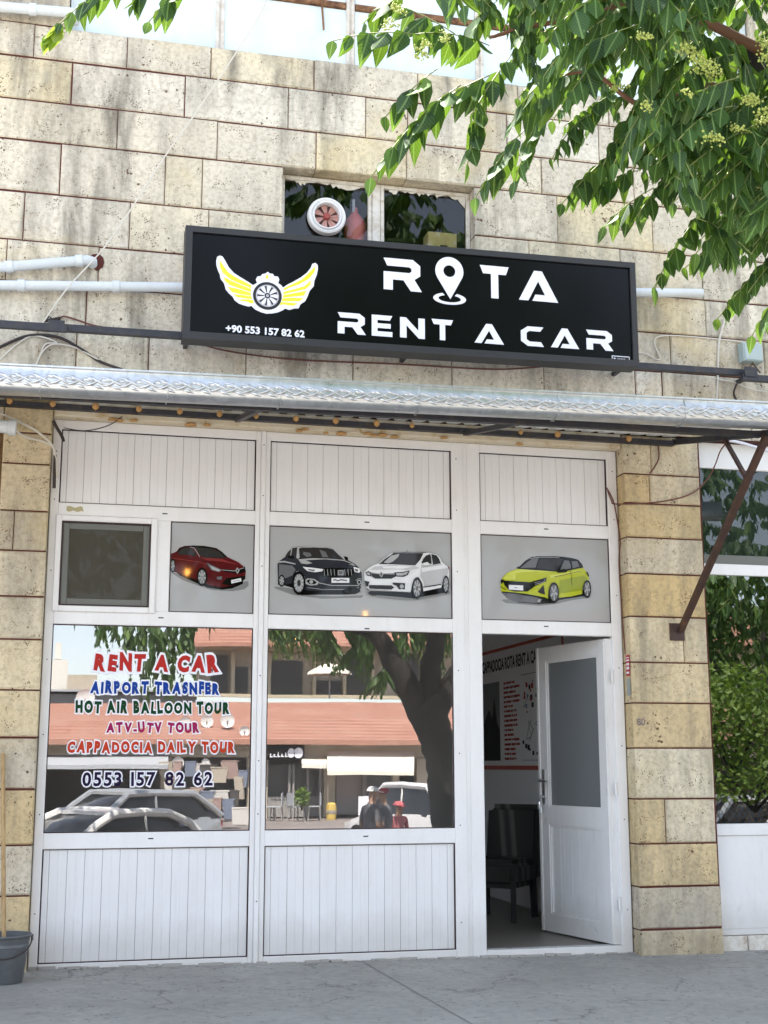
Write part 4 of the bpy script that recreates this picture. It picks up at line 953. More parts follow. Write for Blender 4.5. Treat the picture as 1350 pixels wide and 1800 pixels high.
# ================================================================== PIPES, CABLES, BOXES
def pipe(name, label, pts, r, couplings=(), cat='pipe', mat=None):
    mb = MB(); mb.tube(pts, r, 14); o = mb.build(name, mat or m_pipe, None, True); tag(o, label, cat)
    if couplings:
        mb = MB()
        for t in couplings:
            a, b = Vector(pts[0]), Vector(pts[1]); c_ = a.lerp(b, t); d_ = (b-a).normalized(); mb.tube([c_-d_*.028, c_-d_*.024, c_+d_*.024, c_+d_*.028], [r*1.02,r*1.22,r*1.22,r*1.02], 14)
        q = mb.build('coupling', mat or m_pipe, o, True)
    return o
pa = at(155,457,-.20); p0 = at(0,470,-.20); dd = (pa-p0)
o = pipe('drain_pipe', 'short white drain pipe sloping up and ending at a dark hole left of the sign', [p0-dd*2, pa, pa+Vector((.03,.02,.0)), pa+Vector((.035,.09,-.005))], .036, (.70,.965))
pa = at(320,490,-.20); p0 = at(0,493,-.20); dd = (pa-p0)/(pa.x-p0.x)
pend = Vector((4.93,-.20,0)); pend.z = at(1230,515,-.2).z
o = pipe('drain_pipe', 'long white drain pipe running level behind the black sign', [p0-dd*1.5, Vector((4.93,-.20,pend.z))], .036, (.235,.33))
p = at(0,12,-.20); q = at(124,22,-.2)
pipe('drain_pipe', 'white drain pipe at the top left corner beside the blue sheets', [p-(q-p)*2, q, q+Vector((.03,.02,0)), q+Vector((.035,.12,0))], .038, (.82,))
p = at(-60,742,-.30); q = at(24,752,-.30)
pipe('conduit_end', 'white plastic conduit end below the canopy at the far left', [p, q], .046, (.97,), 'conduit')
mb = MB(); cpt = at(170,462,-.11); rr = random.Random(8)
mb.flat([[(cpt.x+.05*(1+.3*rr.random())*cos(t), cpt.z+.055*(1+.35*rr.random())*sin(t)) for t in [i*pi/6 for i in range(12)]]], -.1365, .01)
mb.build('wall_hole', m_mortar, bld)

def cable(label, pts, r, mat, Y=-.145, name='cable', parent=None, samp=8, world=False):
    P = [Vector(p) if world else at(p[0], p[1], p[2] if len(p) > 2 else Y) for p in pts]
    out = []
    for i in range(len(P)-1):
        a, b, c_, d_ = P[max(i-1,0)], P[i], P[i+1], P[min(i+2,len(P)-1)]
        for j in range(samp):
            t = j/samp; out.append(.5*((2*b)+(-a+c_)*t+(2*a-5*b+4*c_-d_)*t*t+(-a+3*b-3*c_+d_)*t**3))
    out.append(P[-1]); mb = MB(); mb.tube(out, r, 7); o = mb.build(name, mat, parent, True)
    if parent is None: tag(o, label, 'cable')
    return o
cable('thin pale wire running diagonally from the top window down to the left rail', [(470,-15,-.2),(455,30,-.2),(350,190,-.2),(290,275,-.2),(195,420,-.25),(120,505,-.3),(75,568,-.33)], .0055, m_cable_w)
cable('reddish cable looping from the rail joint behind the sign', [(104,562),(112,556),(135,562),(180,575),(300,590),(340,600),(400,617),(520,632),(700,640),(860,649),(935,646),(985,640)], .0065, m_cable_r)
cable('thick black cable drooping from the rail joint to the gutter at the left', [(-20,622),(0,610),(50,590),(100,592),(140,612),(175,635),(215,650,-.3)], .011, m_cable_b)
cable('pale cable arching under the left rail joint', [(0,632),(30,605),(60,590),(100,602),(80,605),(70,625),(62,645)], .006, m_cable_w)
cable('pale cable looping under the rail left of the sign', [(62,645),(75,618),(95,605),(130,610),(160,625),(200,648)], .006, m_cable_w)
# knot of wires at the rail joint
mb = MB(); rr = random.Random(3); c0_ = at(92,568,-.3)
for i in range(7):
    pts = [c0_+Vector((rr.uniform(-.06,.06), rr.uniform(-.03,.05), rr.uniform(-.03,.05))) for j in range(5)]; mb.tube(pts, .006, 6)
o = mb.build('wire_knot', m_cable_b, None, True); tag(o, 'tangled knot of black wires on the rail joint left of the sign', 'wires')
cable('pale cable hanging down the wall right of the sign from the leaves to the gutter', [(1275,560),(1264,600),(1262,650),(1260,700),(1256,725,-.3)], .009, m_cable_w)
cable('grey cable running from the right of the sign to the small grey box', [(1120,620),(1135,622),(1160,632),(1150,600),(1170,590),(1240,594),(1310,602)], .006, m_cable_w)
cable('thin pale cable drooping below the right end of the rail', [(1250,664),(1290,672),(1320,684),(1360,690)], .005, m_cable_w)
cable('black cable curling from the rail to the gutter at the right', [(1298,668),(1290,690),(1296,705),(1304,716,-.3)], .008, m_cable_b)
cable('brown cable swinging from the canopy corner across the right pillar to the shop front', [(1292,762,-.6),(1268,790,-.3),(1258,815,-.2),(1245,840),(1215,868),(1160,882),(1085,886),(1075,880,-.06),(1068,862,-.03)], .0055, m_cable_r)
cable('brown cable running down the right edge of the shop front', [(1066,857,-.01),(1078,880,-.01),(1085,915,-.012),(1090,950,-.03),(1088,990,-.03),(1092,1060,-.02),(1099,1150,-.03)], .005, m_cable_r)
cable('short brown cable curled at the top of the right pillar', [(1157,783),(1158,805),(1150,822),(1142,832)], .006, m_cable_r)
cable('pale cable clipped to the lintel at the far left', [(-10,722,-.2),(20,735,-.2),(60,755,-.18),(85,775,-.15),(96,795,-.145),(100,840,-.135)], .009, m_cable_w)
cable('second pale cable coming out of the conduit at the far left', [(25,755,-.28),(45,768,-.2),(75,776,-.16),(92,785,-.145),(97,800,-.14)], .008, m_cable_w)
cable('black cable end hanging at the top left corner of the shop front', [(94,740),(100,752),(108,765),(112,776)], .012, m_cable_b)
cable('short black cable running down beside the upper left panel', [(97,800,-.14),(96,820,-.14),(95,858,-.14)], .012, m_cable_b)
cable('thin wire drooping below the lintel at the upper left', [(112,752,-.12),(150,757,-.12),(190,748,-.12),(215,732,-.15)], .004, m_cable_b)
cable('pale ribbon of cable sagging behind the right bracket', [(1268,772,-.4),(1300,778,-.35),(1350,792,-.3),(1400,800,-.3)], .013, M('pale_tape', (.66,.66,.72), .5))
jb = thing('junction_box', 'small grey green junction box on the wall at the right above the rail', 'box', tuple(at(1325,620,-.2)))
a = at(1306,601,-.22); b = at(1342,636,-.22); mb = MB(); mb.box((a.x,-.22,b.z),(b.x,-.134,a.z),.006); mb.build('box_body', M('grey_green', (.36,.44,.43), .5), jb)
mb = MB(); mb.box((a.x+.012,-.226,b.z+.01),(b.x-.008,-.2205,a.z-.01),.003); mb.build('box_lid', M('grey_green_lid', (.40,.48,.47), .5), jb)
mb = MB(); m1 = at(1323,638,-.2); mb.bar(m1, at(1312,655,-.35), .008); mb.bar(m1, at(1336,655,-.35), .008); mb.build('hanger', m_brown, jb)

# faint number written on the right pillar
p = at(1120,1268,-.139); vs, fs, a, b, c_, d_ = fitted('80', .0)
mb = MB(); mb.add([(p.x+(v_.x-a)*.07, -.1375, p.z-.03+(v_.y-c_)*.075) for v_ in vs], fs); o = mb.build('painted_number', M('ink', (.16,.13,.15), .9), bld)

# ================================================================== NEIGHBOURING SHOP FRONT (right)
nb = thing('neighbour_storefront', 'white framed neighbouring shop window right of the stone pillar', 'shop window', (6.4, 0, 0))
NX0, NX1 = PR1+.006, 8.6
mb = MB()
mb.box((NX0,.0,3.75),(NX1,.06,3.965),.005); mb.box((NX0,.0,2.875),(NX1,.06,2.965),.005); mb.box((NX0,.0,.838),(NX1,.06,.928),.005); mb.box((NX0,.0,.10),(NX1,.06,.145),.005)
mb.box((NX0,.0,.146),(NX0+.028,.06,.837),.004); mb.box((NX0,.0,.929),(NX0+.016,.06,2.874),.004)
for x in (6.6,8.5): mb.box((x,.0,.146),(x+.08,.06,.837),.004); mb.box((x,.0,.929),(x+.08,.06,2.874),.004); mb.box((x,.0,2.966),(x+.08,.06,3.749),.004)
mb.build('frame', m_pvc, nb)
mb = MB(); mb.box((NX0+.001,.012,2.966),(NX1,.05,3.04)); mb.build('dark_rail', m_greyfr, nb)
mb = MB(); mb.box((NX0+.016,.018,.93),(NX1,.022,2.873)); mb.build('window_pane', glass('neighbour_glass', .12, (.5,.52,.5), 0, (1,1,1), .0005), nb)
mb = MB(); mb.box((NX0+.001,.016,3.041),(NX1,.021,3.749)); mb.build('upper_pane', veiled('dark_film_glass', (.02,.03,.026), .6), nb)
mb = MB(); mb.box((NX0+.029,.012,.147),(6.599,.03,.836)); mb.box((6.681,.012,.147),(NX1,.03,.836)); mb.build('lower_panel', m_pvc, nb)
mb = MB(); x = NX0
rr = random.Random(6)
while x < NX1: 
    w_ = rr.uniform(.18,.3); mb.box((x+.004,-.01,-.12),(x+w_-.004,.05,.096),.004); x += w_
mb.build('plinth_tile', m_oldwhite, nb)
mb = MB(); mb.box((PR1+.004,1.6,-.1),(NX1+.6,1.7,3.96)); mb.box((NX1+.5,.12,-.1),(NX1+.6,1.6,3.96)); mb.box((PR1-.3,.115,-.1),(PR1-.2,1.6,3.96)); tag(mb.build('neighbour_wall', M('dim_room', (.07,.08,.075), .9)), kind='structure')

# ================================================================== BUCKET AND BROOM
bk = thing('bucket', 'grey plastic bucket standing at the left edge by the wall with a stick in it', 'bucket', (-.305,-.50,.035))
m_bkt = M('grey_plastic', (.085,.09,.095), .42)
k = N(m_bkt); k.l(k.ramp(k.noise(k.coord(), 7, 7, .7), [(.35, (.075,.08,.085)), (.6, (.10,.105,.11)), (.8, (.17,.17,.165))]), k.b.inputs['Base Color'])
bc = (-.305,-.50,.038)
mb = MB(); mb.lathe([(0,.004),(.118,.0),(.122,.006),(.148,.215),(.152,.218),(.152,.232),(.150,.236),(.156,.272),(.166,.276),(.170,.284),(.166,.292),(.158,.292),(.150,.27),(.116,.012),(0,.010)], bc, 48)
mb.build('bucket_body', m_bkt, bk, 35)
mb = MB(); pts = []
for i in range(25):
    t = pi*i/24; pts.append((bc[0]+.168*cos(t), bc[1]-.10*sin(t)-.06*sin(t), bc[2]+.262-.105*sin(t)))
mb.tube(pts, .0045, 8); mb.build('bucket_handle', m_cable_b, bk, True)
mb = MB(); mb.box((bc[0]+.16,bc[1]-.018,bc[2]+.25),(bc[0]+.176,bc[1]+.018,bc[2]+.285),.004); mb.box((bc[0]-.176,bc[1]-.018,bc[2]+.25),(bc[0]-.16,bc[1]+.018,bc[2]+.285),.004); mb.build('handle_lug', m_bkt, bk)
m_wood = M('stick_wood', (.40,.26,.11), .7); k = N(m_wood); k.l(k.ramp(k.noise(k.coord((9,9,1)), 6, 6), [(.3, (.28,.17,.07)), (.7, (.50,.34,.16))]), k.b.inputs['Base Color'])
ms = thing('mop', 'wooden mop stick leaning on the left pillar out of the bucket', 'mop', (-.31,-.46,.06))
mb = MB(); mb.tube([(-.392,-.152,1.46),(-.30,-.47,.10)], .0145, 12); mb.build('stick', m_wood, ms, True)
mb = MB(); rr = random.Random(2)
for i in range(40):
    a = rr.uniform(0,2*pi); mb.tube([(-.30,-.47,.13),(-.30+.03*cos(a),-.47+.03*sin(a),.10),(-.30+.07*cos(a)*rr.random(),-.48+.07*sin(a)*rr.random(),.058)], .004, 5)
mb.build('mop_head', M('grey_yarn', (.3,.29,.27), .95), ms, 'all')

# little leaves and litter along the wall foot
mb = MB(); rr = random.Random(21)
for i in range(70):
    x = rr.uniform(-.2,5.2); y = -rr.uniform(.0,.12) if x < 4.15 else -.14-rr.uniform(0,.1); s_ = rr.uniform(.004,.014); a = rr.uniform(0,6.28); z = pave_z(x,y)+.006
    mb.add([(x,y,z),(x+s_*cos(a),y+s_*sin(a),z+.003),(x+2*s_*cos(a+.4),y+2*s_*sin(a+.4),z),(x+s_*cos(a+1.2),y+s_*sin(a+1.2),z+.002)], [(0,1,2,3)])
o = mb.build('leaf_litter', M('dry_leaf', (.06,.045,.02), .9)); tag(o, 'dry crumbs of leaf along the foot of the shop front', 'litter', kind='stuff')
# mortar fillet at the foot of the frame
mb = MB(); x = XA
while x < XB:
    w_ = rr.uniform(.05,.14); h = rr.uniform(.006,.022); z = pave_z(x,0)-.01
    mb.obox((x+w_/2,-.006,z+h/2), Vector((w_/2,0,0)), Vector((0,.02,0)), Vector((0,0,h/2+.006))); x += w_+rr.uniform(-.01,.03)
tag(mb.build('mortar_fillet', M('grey_mortar', (.34,.32,.29), .95), bld))

# ================================================================== TREES
def leaf_mat(name, dark, mid, light, young, tr=.5):
    m = bpy.data.materials.new(name); m.use_nodes = True; t = m.node_tree; k = N(m); t.nodes.remove(k.b)
    uv = k.n('ShaderNodeUVMap'); sep = k.n('ShaderNodeSeparateXYZ'); k.l(uv.outputs[0], sep.inputs[0])
    geo = k.n('ShaderNodeNewGeometry'); rnd = geo.outputs['Random Per Island']
    c = k.ramp(rnd, [(0, dark), (.45, mid), (.78, light), (.92, light), (.96, young), (1, young)])
    au = k.math('ABSOLUTE', k.math('SUBTRACT', sep.outputs[0], .5))
    ribs = k.math('SINE', k.math('MULTIPLY', k.math('SUBTRACT', sep.outputs[1], k.math('MULTIPLY', au, .55)), 52.0))
    vein = k.math('MAXIMUM', k.math('LESS_THAN', au, .04), k.math('MULTIPLY', k.math('GREATER_THAN', ribs, .90), .5))
    c = k.mixc(k.math('MULTIPLY', vein, .75), c, (.20,.32,.10))
    df = k.n('ShaderNodeBsdfDiffuse'); k.l(c, df.inputs[0]); tl = k.n('ShaderNodeBsdfTranslucent')
    tc = k.mixc(.5, c, (.25,.42,.02)); k.l(tc, tl.inputs[0])
    gl = k.n('ShaderNodeBsdfGlossy'); gl.inputs['Roughness'].default_value = .55; gl.inputs[0].default_value = (.8,.85,.8,1)
    a = k.n('ShaderNodeMixShader'); a.inputs[0].default_value = tr; k.l(df.outputs[0], a.inputs[1]); k.l(tl.outputs[0], a.inputs[2])
    b = k.n('ShaderNodeMixShader'); b.inputs[0].default_value = .035; k.l(a.outputs[0], b.inputs[1]); k.l(gl.outputs[0], b.inputs[2]); k.l(b.outputs[0], k.out.inputs[0])
    return m
m_leaf = leaf_mat('ailanthus_leaf', (.010,.034,.010), (.020,.062,.014), (.040,.100,.020), (.12,.21,.03), .32)
m_leaf_bright = leaf_mat('bush_leaf', (.07,.13,.02), (.12,.20,.03), (.20,.28,.05), (.28,.36,.07), .4)
m_leaf_young = leaf_mat('young_leaf', (.25,.36,.03), (.32,.42,.05), (.40,.44,.06), (.45,.45,.08), .5)
m_bark = M('bark', (.05,.042,.036), .9); k = N(m_bark); v = k.coord((6,6,1.2)); nb_ = k.noise(v, 5, 8, .7); k.l(k.ramp(nb_, [(.35, (.012,.010,.009)), (.65, (.036,.030,.026))]), k.b.inputs['Base Color']); k.bump(nb_, .9, .03)
m_twig = M('red_twig', (.17,.075,.04), .7); m_stalk = M('green_stalk', (.20,.24,.07), .6)
m_bloom = M('blossom', (.36,.42,.10), .8)

class LB:                      # leaf builder with uv
    def __init__(s): s.v = []; s.f = []; s.u = []
    def leaflet(s, o, d, wd, L, W, fold=.25, curl=.25, seg_=5):
        d = d.normalized(); wd = (wd - d*wd.dot(d)).normalized(); n = d.cross(wd)
        st = {5: [(0,.10),(.14,.82),(.34,1),(.6,.72),(.82,.34),(1,.02)], 3: [(0,.1),(.3,1),(.7,.6),(1,.02)]}[seg_]
        b = len(s.v)
        for t, w_ in st:
            c = o + d*(L*t) + n*(-curl*L*t*t*.35); hw = W*.5*w_
            s.v += [c - wd*hw + n*(fold*hw), c, c + wd*hw + n*(fold*hw)]; s.u += [(.5-.5*w_, t), (.5, t), (.5+.5*w_, t)]
        for i in range(len(st)-1):
            q = b+i*3; s.f += [(q, q+1, q+4, q+3), (q+1, q+2, q+5, q+4)]
    def build(s, name, mat, parent):
        me = bpy.data.meshes.new(name); me.from_pydata([tuple(p) for p in s.v], [], s.f); me.materials.append(mat)
        ul = me.uv_layers.new(name='UVMap'); li = [0]*len(me.loops); me.loops.foreach_get('vertex_index', li); fl = []
        for i in li: fl += list(s.u[i])
        ul.data.foreach_set('uv', fl); me.polygons.foreach_set('use_smooth', [True]*len(me.polygons)); me.update()
        return link(bpy.data.objects.new(name, me), parent)
def spray(lb, st, a, b, rnd, size=1.0, spacing=.054, sag=.10, seg_=5, hang=.85, lb_tip=None):
    a, b = Vector(a), Vector(b); L = (b-a).length; n = max(4, int(L/(spacing*size))); pts = []
    for i in range(n+1):
        t = i/n; p = a.lerp(b, t); p.z += sag*L*4*t*(1-t)*.6; pts.append(p)
    st.tube(pts[::max(1, n//6)]+[pts[-1]], .0022*size, 4)
    for i in range(1, n+1):
        t = i/n; p = pts[i]; rd = (pts[i]-pts[i-1]).normalized(); side = rd.cross(Vector((0,0,1)))
        if side.length < .2: side = Vector((rnd.uniform(-1,1), rnd.uniform(-1,1), 0))
        side.normalize(); env = (.72+.42*sin(pi*min(1, t*1.12+.08))) * (1 if t < .85 else .82)
        for s_ in ((1,-1) if i < n else (0,)):
            Lf = .122*size*env*rnd.uniform(.85,1.12); W = Lf*rnd.uniform(.42,.56)
            d = side*s_*rnd.uniform(.1,.55) + Vector((0,0,-hang*rnd.uniform(.8,1.15))) + rd*rnd.uniform(.15,.55)
            wdv = rd + side*rnd.uniform(-.35,.35) + Vector((0,0,rnd.uniform(-.1,.3)))
            tgt = lb_tip if (lb_tip is not None and t > .55) else lb
            tgt.leaflet(p, d, wdv, Lf, W, rnd.uniform(.05,.40)*rnd.choice((1,1,-1)), rnd.uniform(-.6,1.2), seg_)

tree = thing('ailanthus_tree', 'tree of heaven with hanging leaves reaching into the picture from the upper right', 'tree', (5.4,-9,-.1))
rnd = random.Random(12)
lb, st, yb = LB(), MB(), LB()
def W(px, py, Y): return at(px, py, Y)
# (start px, tip px, y depth): the sprays one can follow in the picture
SPR = [((742,62),(585,72),-5.0),((810,150),(652,312),-5.1),((770,120),(678,205),-5.2),((860,80),(730,60),-4.9),((800,60),(700,10),-4.7),
 ((850,175),(822,288),-4.8),((925,225),(836,348),-5.0),((905,120),(760,190),-5.0),((900,95),(830,200),-5.3),((960,180),(905,318),-5.1),
 ((950,140),(900,215),-4.9),((1010,120),(930,200),-5.2),((1100,250),(988,358),-4.9),((1120,300),(1012,345),-4.8),((1150,330),(1062,398),-4.9),
 ((1260,350),(1150,505),-4.7),((1320,400),(1205,470),-4.6),((1380,430),(1262,560),-4.6),((1400,330),(1290,430),-4.5),((1400,480),(1322,590),-4.5),
 ((1150,150),(1060,290),-5.0),((1180,60),(1080,190),-4.8),((1250,200),(1135,300),-4.7),((1330,240),(1210,360),-4.6),((1360,160),(1270,260),-4.5),
 ((1060,40),(985,160),-4.9),((1130,20),(1170,140),-5.0),((1230,30),(1160,150),-4.7),((1310,40),(1230,150),-4.6),((1370,60),(1300,170),-4.5),
 ((880,-20),(800,90),-4.8),((960,-10),(900,110),-4.7),((720,-30),(640,40),-4.9),((1040,200),(970,280),-5.1),((1200,280),(1120,380),-4.9)]
for a, b, Y in SPR:
    Y2 = Y+rnd.uniform(-.2,.2); spray(lb, st, W(a[0],a[1],Y), W(b[0],b[1],Y2), rnd, rnd.uniform(1.0,1.2), sag=rnd.uniform(.04,.14))
# top left corner: two sprays with a fresh yellow tip
spray(lb, st, W(250,-62,-4.9), W(84,62,-4.9), rnd, 1.0, sag=.10, lb_tip=None)
spray(yb, st, W(112,40,-4.9), W(78,72,-4.9), rnd, .7, sag=.05)
spray(lb, st, W(335,-40,-5.0), W(262,38,-5.0), rnd, .95, sag=.05); spray(lb, st, W(262,-40,-4.8), W(232,10,-4.8), rnd, .9, sag=.05)
# dense mass: spray positions in the volume above and right, denser to the right
def inmass(px, py):
    edge = [(-40,700),(60,760),(110,800),(170,830),(230,900),(290,960),(340,1090),(390,1170),(440,1230),(490,1290),(560,1345)]
    for (y0, x0), (y1, x1) in zip(edge[:-1], edge[1:]):
        if y0 <= py < y1: return px > x0+(x1-x0)*(py-y0)/(y1-y0)
    return False
cnt = 0
while cnt < 390:
    px = rnd.uniform(690,1560); py = rnd.uniform(-420,500); 
    dx_ = rnd.uniform(-150,-40) if rnd.random() < .72 else rnd.uniform(20,110); dy_ = rnd.uniform(40,150)
    if not (inmass(px+dx_-20, max(-39, py+dy_+40)) and inmass(px-25, max(-39, py+30))): continue
    Y = rnd.uniform(-5.6,-4.2)
    if px > 1020 and rnd.random() < .40: Y = rnd.uniform(-6.0,-5.5)
    elif px > 950 and rnd.random() < .4: Y = rnd.uniform(-4.2,-3.5)
    a = W(px, py, Y); b = W(px+dx_, py+dy_, Y+rnd.uniform(-.25,.25)); spray(lb, st, a, b, rnd, rnd.choice((.7,.85,1,1,1.15))*rnd.uniform(.9,1.1), sag=rnd.uniform(.03,.16)); cnt += 1
cnt = 0
while cnt < 60:
    px = rnd.uniform(1150,1480); py = rnd.uniform(180,480)
    if py > 200+(px-1150)*1.25: continue
    Y = rnd.uniform(-6.0,-4.4); spray(lb, st, W(px+60,py-60,Y), W(px-rnd.uniform(20,90),py+rnd.uniform(10,70),Y), rnd, rnd.uniform(.85,1.1), sag=.08); cnt += 1
# the rest of the crown above and behind the viewer (seen in the glass)
def crown_ball(lb, st, c, R, n, rnd, size=1.3, gate=None, seg_=3, flat=.7):
    k_ = 0
    while k_ < n:
        p = Vector((rnd.gauss(0,1), rnd.gauss(0,1), rnd.gauss(0,1))).normalized()*R*(rnd.random()**.4); p.z *= flat; p = p+Vector(c)
        if gate and not gate(p): continue
        d = Vector((rnd.uniform(-1,1), rnd.uniform(-1,1), rnd.uniform(-.9,.1))).normalized()*rnd.uniform(.3,.55)
        spray(lb, st, p, p+d, rnd, size, spacing=.07, sag=.1, seg_=seg_); k_ += 1
def hidden_from_cam(p):
    q = p-CAM; f = q.dot(AF); 
    return f < .05 or abs(q.dot(AR)/f) > .35 or q.dot(AU)/f > .46 or q.dot(AU)/f < -.5
ub = LB()
crown_ball(ub, st, (.4,-11.4,4.9), 1.5, 110, rnd, 1.7, gate=lambda p: hidden_from_cam(p) and p.y < -10 and p.z > 3.3)
crown_ball(ub, st, (3.5,-10.5,7.6), 3.0, 200, rnd, 2.2, gate=hidden_from_cam)
crown_ball(ub, st, (4.8,-9.3,9.8), 2.6, 190, rnd, 2.2, gate=hidden_from_cam)
crown_ball(ub, st, (4.6,-6.4,6.4), 2.0, 220, rnd, 2.0, gate=hidden_from_cam)  # extra clump out of view, added to keep sun off the trunk
crown_ball(ub, st, (11.2,-10.4,3.7), 1.7, 230, rnd, 1.7)
crown_ball(ub, st, (7.5,-10.5,7.0), 3.0, 200, rnd, 2.2, gate=hidden_from_cam)
crown_ball(ub, st, (0,-13,7.6), 2.4, 130, rnd, 2.2, gate=hidden_from_cam)
crown_ball(ub, st, (9.8,-9.2,5.0), 1.8, 130, rnd, 1.8, gate=hidden_from_cam)
crown_ball(ub, st, (3.6,-6.8,5.9), 2.4, 150, rnd, gate=hidden_from_cam)
crown_ball(ub, st, (6.4,-9.5,5.6), 2.6, 130, rnd, gate=hidden_from_cam)
crown_ball(ub, st, (2.2,-11.2,4.3), 1.1, 70, rnd, gate=lambda p: hidden_from_cam(p) and p.y < -10.2 and p.z > 3.0)
for a, b in (((250,1090),(215,1165)),((300,1095),(270,1190)),((330,1090),(330,1175)),((200,1085),(180,1130)),((290,1120),(285,1230)),((560,1100),(600,1170)),((640,1140),(600,1180)),((700,1170),(655,1222)),((690,1180),(735,1240)),((760,1110),(770,1180)),((500,1090),(520,1130)),((480,1085),(475,1130)),((540,1085),(560,1130)),((600,1085),(630,1140)),((225,1100),(240,1200)),((255,1110),(262,1235)),((310,1110),(330,1200)),((275,1100),(300,1150)),((180,1085),(195,1140)),((480,1080),(500,1150)),((515,1080),(530,1150)),((555,1080),(570,1165)),((620,1100),(640,1150)),((660,1110),(640,1195)),((780,1080),(785,1150)),((730,1090),(745,1150)),((700,1100),(715,1160))):
    for j in range(7 if a[0] > 450 else 4): spray(ub, st, mirrored(a[0]+rnd.uniform(-20,20),a[1]-10,10.6+.3*j), mirrored(b[0]+rnd.uniform(-20,20),b[1],10.6+.3*j), rnd, 1.25, seg_=3)
lb.build('hanging_leaves', m_leaf, tree); ub.build('upper_crown', m_leaf, tree); yb.build('young_leaves', m_leaf_young, tree); st.build('leaf_stalk', m_stalk, tree, 'all')
# trunk and limbs
def limb(pts, r0, r1, name, mat=m_bark, n=14, jit=.02):
    P = []
    for i in range(len(pts)-1):
        a, b, c_, d_ = [Vector(pts[max(0,min(len(pts)-1,i+q))]) for q in (-1,0,1,2)]
        for j in range(6):
            t = j/6; P.append(.5*((2*b)+(-a+c_)*t+(2*a-5*b+4*c_-d_)*t*t+(-a+3*b-3*c_+d_)*t**3))
    P.append(Vector(pts[-1])); P = [p+Vector((rnd.uniform(-jit,jit),)*2+(0,)) for p in P]
    rr_ = [(r0+(r1-r0)*i/(len(P)-1))*(1.5-.5*min(1, i/4) if name == 'trunk' else 1) for i in range(len(P))]
    mb = MB(); mb.tube(P, rr_, n); return mb.build(name, mat, tree, 'all')
T = lambda px, py, L=9.0: tuple(mirrored(px, py, L))
b0 = T(792,1455); limb([(b0[0]+.05,-9,-.25), b0, T(784,1360), T(768,1290), T(752,1240)], .25, .26, 'trunk')
limb([T(755,1280), T(722,1215), T(690,1160), T(655,1110), (3.3,-8.6,3.6), (2.9,-7.4,4.6)], .21, .06, 'limb')
limb([T(750,1270), T(757,1180), T(765,1090), (5.0,-8.9,4.6), (4.6,-8.6,6.0)], .19, .06, 'limb')
limb([T(752,1275), T(800,1195), T(850,1120), (6.6,-9.2,4.6), (7.4,-9.6,5.8)], .20, .05, 'limb')
limb([(3.3,-8.6,3.6), (3.1,-6.6,4.5), W(1420,120,-5.3), W(1300,70,-5.1)], .07, .025, 'limb')
limb([W(1340,90,-5.2), W(1200,20,-5.1), W(1096,4,-5.0), W(1050,26,-5.0), W(925,48,-5.0), W(862,66,-5.0)], .022, .006, 'twig', m_twig, 8, .004)
limb([W(1400,200,-5.1), W(1250,150,-5.0), W(1140,190,-5.0), W(1045,130,-5.0), W(985,134,-5.0)], .018, .005, 'twig', m_twig, 8, .004)
limb([W(1420,300,-4.9), W(1300,250,-4.9), W(1180,200,-4.9), W(1150,195,-4.9)], .016, .006, 'twig', m_twig, 8, .004)
limb([(2.9,-7.4,4.6), (1.8,-6.5,5.0), W(800,-120,-5.0), W(380,-160,-4.9), W(240,-70,-4.9)], .03, .006, 'twig', m_twig, 8, .004)
limb([(3.3,-8.6,3.6), (2.7,-10.0,4.2), (2.2,-11.2,4.3)], .06, .02, 'limb')
# blossom
bl = MB()
def bloom(c, R, n):
    for i in range(n):
        p = c+Vector((rnd.gauss(0,R), rnd.gauss(0,R*.7), rnd.gauss(0,R*.55))); r = rnd.uniform(.003,.0062)
        bl.add([p+Vector(q)*r for q in ((1,0,0),(-1,0,0),(0,1,0),(0,-1,0),(0,0,1),(0,0,-1))], [(0,2,4),(2,1,4),(1,3,4),(3,0,4),(2,0,5),(1,2,5),(3,1,5),(0,3,5)])
for px, py, s_ in ((1235,237,1),(1262,240,.9),(1298,228,.7),(1310,175,.9),(1322,172,.8),(1240,115,1.2),(1255,125,1.2),(1222,100,.9),(1200,85,1.1),(1220,165,.8),(1340,200,.9),(1345,100,.9),(1344,75,1),(1000,22,1.1),(1015,30,1),(985,15,1),(700,15,.8),(690,42,.7),(745,80,.7),(742,100,.6),(780,65,.7),(1085,150,.8),(1130,60,.7),(1140,190,.7),(1345,215,.8),(1050,10,.9)):
    for j in range(3): bloom(W(px+rnd.uniform(-12,12), py+rnd.uniform(-7,7), -5.85-.1*j+.7*(px < 1100)), (.015*s_), int(24*s_))
bl.build('blossom', m_bloom, tree, 'all')

# second tree and the shrubs to the right, seen in the neighbouring window
t2 = thing('street_tree', 'broad dark tree in the street far to the right of the viewer', 'tree', (14,-15,-.74)); l2, s2 = LB(), MB()
crown_ball(l2, s2, (13.5,-14,4.8), 3.6, 230, rnd, 1.9); crown_ball(l2, s2, (18,-16,4.5), 3.4, 160, rnd, 2.0); crown_ball(l2, s2, (10.2,-11.0,4.4), 1.6, 110, rnd, 1.6)
l2.build('crown', m_leaf, t2); s2.build('leaf_stalk', m_stalk, t2)
mb = MB(); mb.tube([(14,-15,-.8),(13.9,-14.9,1.0),(13.6,-14.4,2.4),(13.5,-14,4.6)], [.3,.22,.18,.06], 12); mb.tube([(13.9,-14.9,1.2),(16,-15.5,2.8),(18,-16,4.4)], [.2,.14,.05], 10); mb.tube([(13.9,-14.9,1.5),(12,-13,2.9),(10.4,-11.1,4.2)], [.16,.12,.04], 10); mb.build('trunk', m_bark, t2, 'all')
